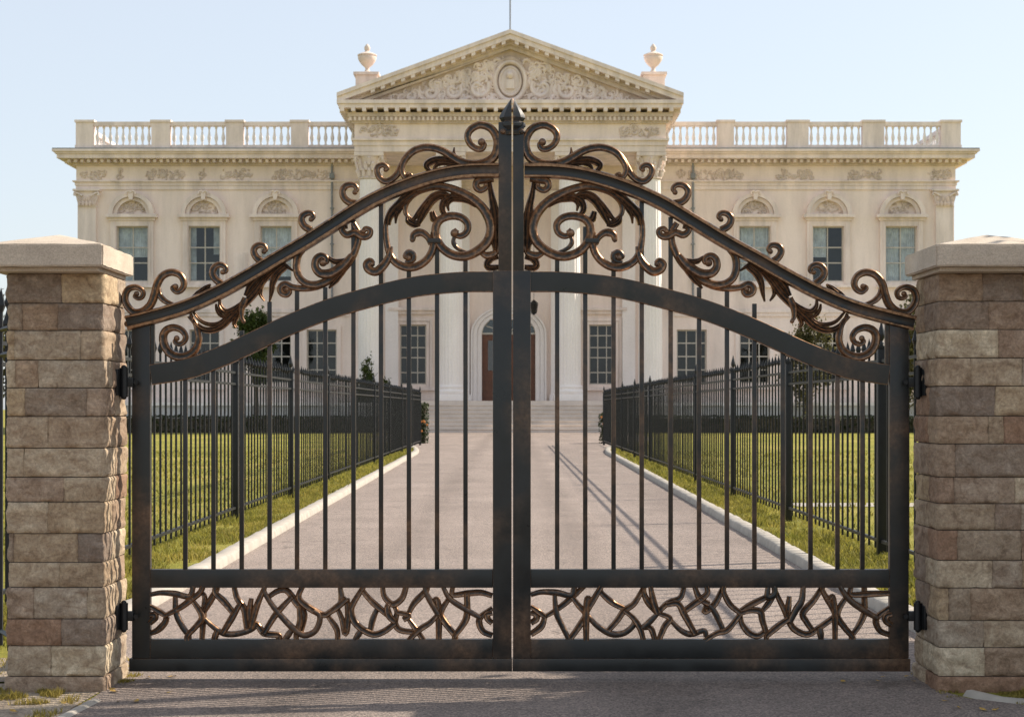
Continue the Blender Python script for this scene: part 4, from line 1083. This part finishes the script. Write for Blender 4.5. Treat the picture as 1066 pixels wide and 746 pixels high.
    # scrollwork beneath the handrail, outer end
    mb = MB()
    st(mb, cH([(360, 392), (392, 430), (404, 470), (410, 512), (395, 560), (360, 592), (310, 604), (266, 588), (236, 550), (226, 500), (242, 466), (280, 452), (320, 465), (342, 496), (334, 525), (308, 538), (286, 526), (296, 508)]), [2.0, 2.8, 3.4, 3.8, 3.8, 3.3, 2.6, 1.8], eye=-1, er=3.2)
    mb.build('spandrel_spiral', g, root, True, 50)
    mb = MB()
    st(mb, cH([(368, 380), (386, 424), (430, 460), (480, 465), (532, 442), (572, 402), (618, 358), (676, 300), (716, 250), (748, 200)]), [1.6, 3.0, 3.6, 4.0, 3.8, 4.2, 3.0], PR_LEAF, -.006)
    st(mb, cH([(380, 372), (420, 418), (470, 436), (520, 428), (570, 388), (630, 340), (690, 280)]), [1.4, 2.4, 3.0, 3.0, 2.0], PR_LEAF, .006)
    st(mb, cH([(520, 300), (522, 342), (548, 370), (590, 360), (640, 318)]), [1.2, 3.2, 3.6, 1.6], PR_LEAF, -.01)
    st(mb, cH([(655, 290), (668, 250), (655, 300), (634, 350), (632, 396), (642, 420)][2:]), [3, 3.2, 2.4, 1.6], PR_SCROLL, -.008, eye=-1, er=2.4)
    st(mb, cH([(612, 372), (600, 400), (592, 432), (604, 452)]), [2.6, 3.4, 2.6, 1.4], PR_LEAF, .002)
    st(mb, cH([(500, 330), (506, 362), (530, 392), (560, 396)]), [1.2, 2.4, 1.6], PR_LEAF, -.014)
    mb.build('acanthus_branch', g, root, True, 32)
    mb = MB()
    st(mb, cK([(92, 735), (130, 665), (190, 610), (250, 575), (320, 553), (378, 586)]), [2.6, 4.2, 4.6, 4.2, 3.4, .8], PR_LEAF, -.006)
    st(mb, cK([(330, 562), (285, 600), (256, 655), (246, 720), (236, 770)]), [3.4, 4.0, 3.6, 2.6, 1.0], PR_LEAF, -.012)
    st(mb, cK([(250, 590), (190, 660), (180, 720), (205, 765)]), [2.4, 3.2, 2.8, 1.0], PR_LEAF, .0)
    mb.build('acanthus_leaf', g, root, True, 32)
    # C scroll with leaf
    mb = MB()
    st(mb, cK([(435, 455), (405, 498), (396, 560), (412, 622), (455, 660), (512, 668), (572, 650), (632, 610), (692, 556), (732, 498), (756, 440), (766, 395), (762, 350), (735, 300)]), [3.0, 3.4, 3.4, 3.6, 3.6, 3.2, 3.0, 2.6])
    st(mb, cK([(556, 538), (578, 532), (572, 505), (541, 496), (513, 520), (510, 565), (540, 600), (592, 604), (640, 580), (690, 538), (726, 492)]), [2.0, 3.0, 3.6, 4.4, 4.0, 2.6], PR_SCROLL, -.008, eye=0, er=4.2)
    st(mb, cK([(585, 500), (620, 528), (665, 528), (706, 512)]), [1.2, 3.2, 3.0, 1.4], PR_LEAF, -.012)
    st(mb, cK([(660, 600), (600, 640), (520, 678), (440, 690), (372, 682), (330, 663), (301, 682), (305, 716), (336, 728), (354, 708), (338, 696)]), [2.4, 3.2, 3.0, 2.8, 3.0, 2.4], PR_SCROLL, .004, eye=-1, er=3.2)
    st(mb, cK([(712, 545), (665, 600), (625, 650), (590, 690)]), [1.5, 3.2, 3.4, 1.0], PR_LEAF, -.01)
    mb.build('hanging_scroll', g, root, True, 50)
    mb = MB()
    st(mb, cK([(680, 322), (668, 345), (700, 372), (745, 358), (790, 382), (828, 376), (838, 346), (812, 334), (795, 352)]), [2.2, 3.2, 3.0, 3.2, 2.6, 2.2], PR_SCROLL, -.008, eye=-1, er=2.6)
    st(mb, cK([(735, 270), (700, 285), (686, 305), (690, 335)]), [2.2, 2.4, 2.2]); mb.build('knot', g, root, True, 50)
    # large C scroll beside the stile
    mb = MB()
    st(mb, cG([(262, 478), (205, 440), (200, 385), (240, 335), (300, 308), (360, 299), (425, 312), (500, 345), (562, 392), (600, 450), (612, 510), (592, 570), (540, 616), (480, 638), (420, 628), (372, 592), (346, 540), (346, 492), (370, 458), (420, 442), (468, 450), (499, 480), (494, 520), (464, 540), (436, 526), (448, 508)]), [1.2, 2.6, 3.2, 3.6, 4.0, 4.2, 4.4, 4.2, 4.0, 3.8, 3.6, 3.2, 2.4], eye=-2, er=4.6)
    st(mb, cG([(440, 530), (430, 568), (452, 600), (500, 618)]), [1.4, 2.2, 1.8, .8], PR_ROUND)
    mb.build('great_scroll', g, root, True, 50)
    mb = MB()
    st(mb, cG([(335, 520), (336, 570), (322, 622), (290, 664), (242, 690), (190, 688), (142, 660), (116, 610), (104, 540), (104, 470), (118, 420)]), [3.0, 3.4, 3.6, 3.6, 3.0, 2.4, 1.4])
    st(mb, cG([(232, 560), (240, 532), (275, 523), (306, 545), (322, 580)]), [2.4, 3.6, 3.0, 2.4], PR_SCROLL, -.008)
    p = L.P(cG([(232, 558)]))[0]; mb.ball((p[0], GY - .01, p[1]), 3 * PX1, .6)
    st(mb, cG([(128, 590), (118, 640), (92, 682), (56, 712), (22, 702), (10, 678), (26, 662), (38, 676)]), [1.8, 3.4, 4.0, 3.8, 3.0], PR_SCROLL, -.006, eye=-1, er=2.8)
    st(mb, cG([(196, 668), (232, 658), (238, 630), (214, 616), (197, 636), (212, 646)]), [1.8, 2.4, 2.6, 2.4], PR_ROUND, eye=-1, er=3.6)
    mb.build('lower_scroll', g, root, True, 50)
    mb = MB(); a = cG([(305, 552), (370, 575)]); x0, x1 = sorted((L.X(a[0][0]), L.X(a[1][0]))); mb.box(x0, x1, GY - .03, GY + .024, gz(a[1][1]), gz(a[0][1]), .004); mb.build('collar', g, root, True)
    mb = MB()
    st(mb, cG([(112, 486), (122, 440), (170, 385), (232, 335), (310, 312)]), [3.0, 5.2, 5.2, 3.8, 1.6], PR_LEAF, -.006)
    st(mb, cG([(150, 480), (158, 430), (200, 372)]), [1.0, 3.0, 1.4], PR_LEAF, -.012)
    st(mb, cG([(430, 352), (372, 340), (326, 362), (292, 410), (272, 452), (258, 486)]), [1.6, 4.2, 5.4, 5.2, 4.4, 2.2], PR_LEAF, -.010)
    st(mb, cG([(400, 340), (350, 345), (305, 375), (262, 430), (228, 470)]), [1.2, 2.6, 3.4, 3.4, 1.6], PR_LEAF, -.016)
    st(mb, cG([(205, 440), (212, 468), (240, 486), (270, 484)]), [1.6, 3.2, 3.2, 2.0], PR_LEAF, -.014)
    st(mb, cG([(500, 372), (440, 352), (395, 364), (376, 398), (388, 432), (425, 446)]), [1.2, 3.8, 4.6, 4.0, 3.0, 1.2], PR_LEAF, -.008)
    st(mb, cG([(540, 400), (490, 368), (430, 362), (404, 384), (408, 420)]), [1.0, 2.6, 3.4, 2.6, 1.0], PR_LEAF, -.014)
    st(mb, cG([(325, 420), (336, 455), (362, 482)]), [3.0, 4.2, 1.6], PR_LEAF, 0)
    mb.build('acanthus_cluster', g, root, True, 32)
    mb = MB()
    st(mb, cG([(625, 262), (580, 268), (546, 276), (540, 300), (560, 318), (585, 308), (588, 292)]), [3.0, 3.4, 3.0, 2.2], PR_SCROLL, -.004, eye=-1, er=2.6)
    st(mb, cG([(606, 278), (614, 340), (628, 410), (634, 480), (636, 560), (640, 620)]), [2.2, 3.6, 4.6, 5.6, 5.4, 3.6], PR_LEAF, 0)
    st(mb, cG([(560, 618), (594, 634), (632, 622), (648, 590)]), [2.0, 3.4, 3.0, 2.0], PR_SCROLL)
    st(mb, cG([(648, 640), (612, 650), (594, 672), (604, 692), (650, 690)]), [2.4, 3.8, 3.6, 2.8], PR_LEAF, -.006)
    mb.build('stile_bracket', g, root, True, 50)
    # woven lattice at the foot
    mb = MB(); rs = random.Random(9 if right else 4)
    if not right:
        fa = lambda p: [(150 + x / 5.467, 600 + y / 5.467) for x, y in p]; fb = lambda p: [(340 + x / 5.467, 600 + y / 5.467) for x, y in p]
        SA = [[(40, 100), (100, 90), (180, 95), (260, 110), (285, 66)], [(130, 215), (200, 180), (270, 130), (320, 90), (340, 62)], [(36, 165), (80, 190), (130, 225)], [(36, 322), (80, 302), (120, 260), (135, 225)], [(36, 215), (62, 214), (66, 232), (36, 262)],
              [(180, 108), (185, 200), (220, 280), (255, 330)], [(260, 115), (300, 160), (330, 210), (328, 245), (290, 290), (250, 335)], [(345, 112), (340, 200), (330, 345)], [(330, 215), (370, 150), (412, 75)], [(410, 90), (460, 140), (515, 205)],
              [(335, 230), (390, 280), (450, 320), (520, 325), (600, 305), (650, 275)], [(512, 62), (530, 120), (570, 180), (580, 240), (585, 305)], [(540, 160), (510, 220), (460, 305)], [(612, 122), (602, 200), (600, 290)], [(692, 70), (650, 150), (630, 220), (608, 290)],
              [(690, 90), (740, 170), (800, 240), (850, 290), (910, 330), (970, 312), (1000, 260), (1000, 215), (962, 208)], [(700, 125), (760, 82), (815, 80), (870, 150), (902, 190), (912, 230), (895, 305)], [(835, 115), (780, 180), (740, 230), (695, 305)],
              [(905, 66), (882, 112), (920, 160), (1020, 215), (1066, 195), (1100, 165)], [(600, 310), (640, 268), (685, 320), (765, 332)], [(840, 300), (800, 348)], [(415, 305), (400, 348)], [(880, 170), (890, 250), (870, 320)]]
        SB = [[(0, 212), (60, 172), (118, 120)], [(0, 215), (30, 250), (60, 300), (66, 348)], [(78, 62), (86, 130), (66, 182)], [(60, 185), (90, 240), (110, 322), (124, 230), (120, 122)],
              [(215, 72), (160, 140), (142, 190), (160, 250), (205, 295), (270, 325), (330, 308), (378, 262)], [(212, 82), (262, 140), (320, 190), (372, 245)], [(320, 62), (332, 112), (380, 155), (432, 120), (456, 62)], [(285, 192), (262, 250), (245, 315)],
              [(380, 155), (402, 200), (392, 262), (422, 302), (510, 306)], [(348, 172), (360, 222), (402, 252)], [(410, 200), (470, 218), (440, 242)], [(465, 212), (500, 150), (568, 78)], [(565, 84), (600, 150), (636, 212)],
              [(636, 215), (590, 260), (530, 300), (468, 348)], [(460, 230), (490, 270), (555, 346)], [(630, 128), (640, 200), (640, 348)], [(702, 118), (662, 180), (652, 220), (690, 280), (732, 335)], [(662, 62), (700, 120), (770, 170), (872, 226)],
              [(732, 335), (772, 280), (800, 220), (805, 108)], [(720, 102), (800, 95), (880, 90), (945, 108)], [(945, 178), (882, 225), (870, 262), (892, 310), (945, 334)], [(945, 205), (915, 212), (920, 240), (945, 262)], [(160, 348), (192, 312)]]
        ST = [fa(p) for p in SA] + [fb(p) for p in SB]
    else:
        fa = lambda p: [(540 + x / 5.467, 600 + y / 5.467) for x, y in p]; fb = lambda p: [(735 + x / 5.33, 600 + y / 5.33) for x, y in p]
        SA = [[(70, 102), (130, 86), (220, 90), (300, 105), (320, 62)], [(150, 222), (220, 185), (300, 122), (375, 66)], [(70, 168), (110, 195), (150, 228)], [(152, 228), (130, 280), (70, 326)], [(70, 205), (98, 212), (102, 240), (70, 262)], [(205, 108), (215, 200), (250, 280), (290, 340)],
              [(300, 105), (340, 160), (382, 212), (352, 270), (288, 340)], [(390, 122), (385, 230), (385, 348)], [(382, 212), (420, 140), (472, 72)], [(472, 90), (540, 150), (604, 184)], [(398, 220), (450, 280), (530, 325), (600, 320), (650, 282), (672, 250)],
              [(718, 72), (660, 150), (602, 192), (560, 250), (515, 306)], [(600, 192), (650, 230), (690, 290), (712, 348)], [(715, 95), (742, 150), (792, 208)], [(750, 62), (766, 130), (792, 204)], [(792, 208), (740, 260), (700, 292)], [(945, 66), (920, 120), (850, 150), (796, 206)],
              [(700, 292), (752, 292), (778, 348)], [(850, 162), (905, 150), (942, 212), (1004, 306)], [(800, 215), (862, 236), (832, 280), (798, 348)], [(870, 240), (920, 300), (980, 326), (1055, 305)], [(1070, 96), (1000, 150), (940, 202)], [(1000, 62), (1030, 120), (1070, 165)]]
        SB = [[(102, 70), (50, 150), (-5, 195)], [(100, 88), (132, 150), (190, 204)], [(-5, 125), (40, 180), (92, 285)], [(-10, 335), (60, 310), (120, 290), (182, 206)], [(185, 182), (240, 160), (340, 122)], [(190, 200), (200, 260), (240, 310), (290, 325), (332, 302)],
              [(190, 192), (250, 184), (300, 192), (312, 240), (342, 305)], [(345, 60), (342, 110), (380, 96)], [(375, 60), (410, 130), (440, 190), (460, 240), (492, 290), (560, 320), (620, 290), (702, 218)], [(308, 192), (345, 150), (385, 108)], [(338, 325), (400, 270), (442, 240)],
              [(465, 108), (465, 215)], [(540, 62), (530, 130), (500, 180), (478, 245)], [(652, 70), (600, 130), (540, 200), (560, 250), (602, 306)], [(650, 80), (690, 150), (712, 195)], [(705, 108), (715, 200), (716, 345)], [(782, 118), (742, 170), (730, 220), (770, 280), (812, 330)],
              [(742, 62), (790, 120), (870, 180), (942, 222)], [(810, 330), (850, 270), (880, 200), (880, 98)], [(805, 96), (900, 95), (1028, 90)], [(1028, 166), (960, 215), (945, 250), (970, 300), (1028, 324)], [(1028, 205), (995, 215), (998, 245), (1028, 265)], [(640, 345), (645, 290)]]
        ST = [fa(p) for p in SA] + [fb(p) for p in SB]
    curves = [catmull(P, 6) for P in ST]
    def snap(k, q):
        lo_, hi_ = (554.5, 926) if right else (160, 512)
        if not lo_ < q[0] < hi_: return q
        if q[1] < 619: return (q[0], 609.5)
        if q[1] > 658: return (q[0], 666)
        best = None
        for j, C_ in enumerate(curves):
            if j == k: continue
            for c_ in C_:
                d_ = math.hypot(c_[0] - q[0], c_[1] - q[1])
                if d_ < 7 and (best is None or d_ < best[0]): best = (d_, c_)
        return best[1] if best else q
    for k, P in enumerate(ST):
        P = [tuple(q) for q in P]
        for e in (0, -1):
            q = snap(k, P[e])
            if q != P[e]:
                if math.hypot(q[0] - P[e][0], q[1] - P[e][1]) < 4: P[e] = q
                elif e == 0: P = [q] + P
                else: P = P + [q]
        P = [(gx(a), gz(b)) for a, b in P]; q = PX1 * rs.uniform(2.9, 3.4)
        sweep(mb, P, [q * .8, q * 1.15, q * .95], PR_ROUND if k % 5 == 0 else PR_SCROLL, GY + rs.uniform(-.012, .012), 1.1, 6)
    mb.build('woven_lattice', g, root, True, 50)
    # hinges
    for v in (398, 640):
        mb = MB(); z = gz(v); e = gx(139 if not right else 946); w = (-2.297 if not right else 2.40)
        s = -1 if not right else 1
        a, b = sorted((e - s * .012, w - s * .012)); mb.box(a, b, GY - .055, GY - .01, z - .028, z + .028, .004)
        h = .085 if v < 500 else .078
        mb.tube([(w - s * .035, GY - .05, z - h), (w - s * .035, GY - .05, z + h)], .024, 14)
        mb.ball((w - s * .035, GY - .05, z + h), .017, 0); mb.ball((w - s * .035, GY - .05, z - h), .017, 0)
        mb.box(w - s * .001, w - s * .018, GY - .13, GY + .06, z - h * .9, z + h * .9, .004)
        mb.tube([(e - s * .03, GY - .05, z), (e - s * .03, GY - .068, z)], .014, 8)
        mb.build('hinge', M['iron'], root, True, 35)
    return root
make_leaf(False); make_leaf(True)

# ------------------------------------------------------------------ side fences
def picket(mb, x, y, top, w=.016):
    mb.box(x - w / 2, x + w / 2, y - w / 2, y + w / 2, .10, top - .16)
    z = top - .16
    vs = [(x - w * .5, y - w * .5, z), (x + w * .5, y - w * .5, z), (x + w * .5, y + w * .5, z), (x - w * .5, y + w * .5, z),
          (x - w * 1.25, y - w * .9, z + .045), (x + w * 1.25, y - w * .9, z + .045), (x + w * 1.25, y + w * .9, z + .045), (x - w * 1.25, y + w * .9, z + .045), (x, y, top)]
    mb.add(vs, [(0, 1, 5, 4), (1, 2, 6, 5), (2, 3, 7, 6), (3, 0, 4, 7), (4, 5, 8), (5, 6, 8), (6, 7, 8), (7, 4, 8)])
def fence(sg, label):
    X = 3.9 * sg; root = empty('iron_fence', (X, 40, 0)); tag(root, label, 'fence', 'iron picket fences along the driveway')
    y0 = 11.5; posts = [y0 + 5.8 * i for i in range(11)]; rs = random.Random(3 + sg)
    for y in posts:
        mb = MB(); w = .045; mb.box(X - w, X + w, y - w, y + w, -.02, 2.22, .004); mb.box(X - w - .012, X + w + .012, y - w - .012, y + w + .012, 2.222, 2.25)
        mb.lathe([(.022, 0), (.026, .03), (.015, .05), (.04, .1), (.036, .14), (.015, .22), (.003, .27)], (X, y, 2.25), 10)
        mb.build('post', M['iron'], root, True, 35)
    for a, b in zip(posts, posts[1:]):
        mb = MB()
        for z in (.19, 1.93, 2.09): mb.box(X - .018, X + .018, a + .046, b - .046, z - .016, z + .016)
        n = 20
        for k in range(1, n): picket(mb, X + rs.gauss(0, .002), a + (b - a) * k / n + rs.gauss(0, .004), 2.36 + rs.gauss(0, .006), .022)
        mb.build('picket_panel', M['iron'], root)
    # return from the first post to the gate pillar
    mb = MB(); xa, xb = (X + .062, -2.86) if sg < 0 else (3.0, X - .062)
    def ln(z):
        a = Vector((xa, 11.5 if sg < 0 else 9.66, z)); b = Vector((xb, 9.66 if sg < 0 else 11.5, z)); mb.tube([a, b], .018, 4)
    for z in (.19, 1.93, 2.09): ln(z)
    for k in range(1, 8):
        u = k / 8; x = xa + (xb - xa) * u; y = (11.5 + (9.66 - 11.5) * u) if sg < 0 else (9.66 + (11.5 - 9.66) * u); picket(mb, x, y, 2.36, .02)
    mb.build('return_panel', M['iron'], root)
fence(-1, 'long black iron picket fence along the left kerb of the driveway')
fence(1, 'long black iron picket fence along the right kerb of the driveway')

# ------------------------------------------------------------------ light, sky, camera
SD = Vector((1.15, .42, 1.0)).normalized()
w = bpy.data.worlds.new('World'); scene.world = w; w.use_nodes = True; nt = w.node_tree
bg = nt.nodes['Background']; sky = nt.nodes.new('ShaderNodeTexSky'); sky.sky_type = 'NISHITA'; sky.sun_disc = False
sky.sun_elevation = math.asin(SD.z); sky.sun_rotation = math.atan2(SD.x, SD.y)
sky.air_density = 1.0; sky.dust_density = 1.6; sky.ozone_density = 1.4; sky.altitude = 0
nt.links.new(mixc(nt, .68, sky.outputs[0], (3.3, 3.45, 3.6)), bg.inputs[0]); bg.inputs[1].default_value = .10
sl_ = bpy.data.lights.new('sun', 'SUN'); sl_.energy = 3.0; sl_.angle = R(.6); sl_.color = (1, .90, .76)
so_ = bpy.data.objects.new('sun', sl_); COL.objects.link(so_); so_.rotation_euler = SD.to_track_quat('Z', 'Y').to_euler(); so_.location = (20, 10, 30)
cam = bpy.data.cameras.new('camera'); co = bpy.data.objects.new('camera', cam); COL.objects.link(co); scene.camera = co
co.location = (0, 0, 1.6); co.rotation_euler = (R(90), 0, 0)
cam.sensor_fit = 'HORIZONTAL'; cam.sensor_width = 36; cam.lens = 1706 / 1066 * 36; cam.shift_y = 51 / 1066; cam.clip_end = 4000; cam.clip_start = .1
cam.dof.use_dof = True; cam.dof.focus_distance = 9.6; cam.dof.aperture_fstop = 9
scene.render.engine = 'CYCLES'
scene.render.resolution_x = 1024; scene.render.resolution_y = 716
scene.view_settings.view_transform = 'Standard'; scene.view_settings.look = 'None'; scene.view_settings.exposure = 1.27; scene.view_settings.gamma = 1
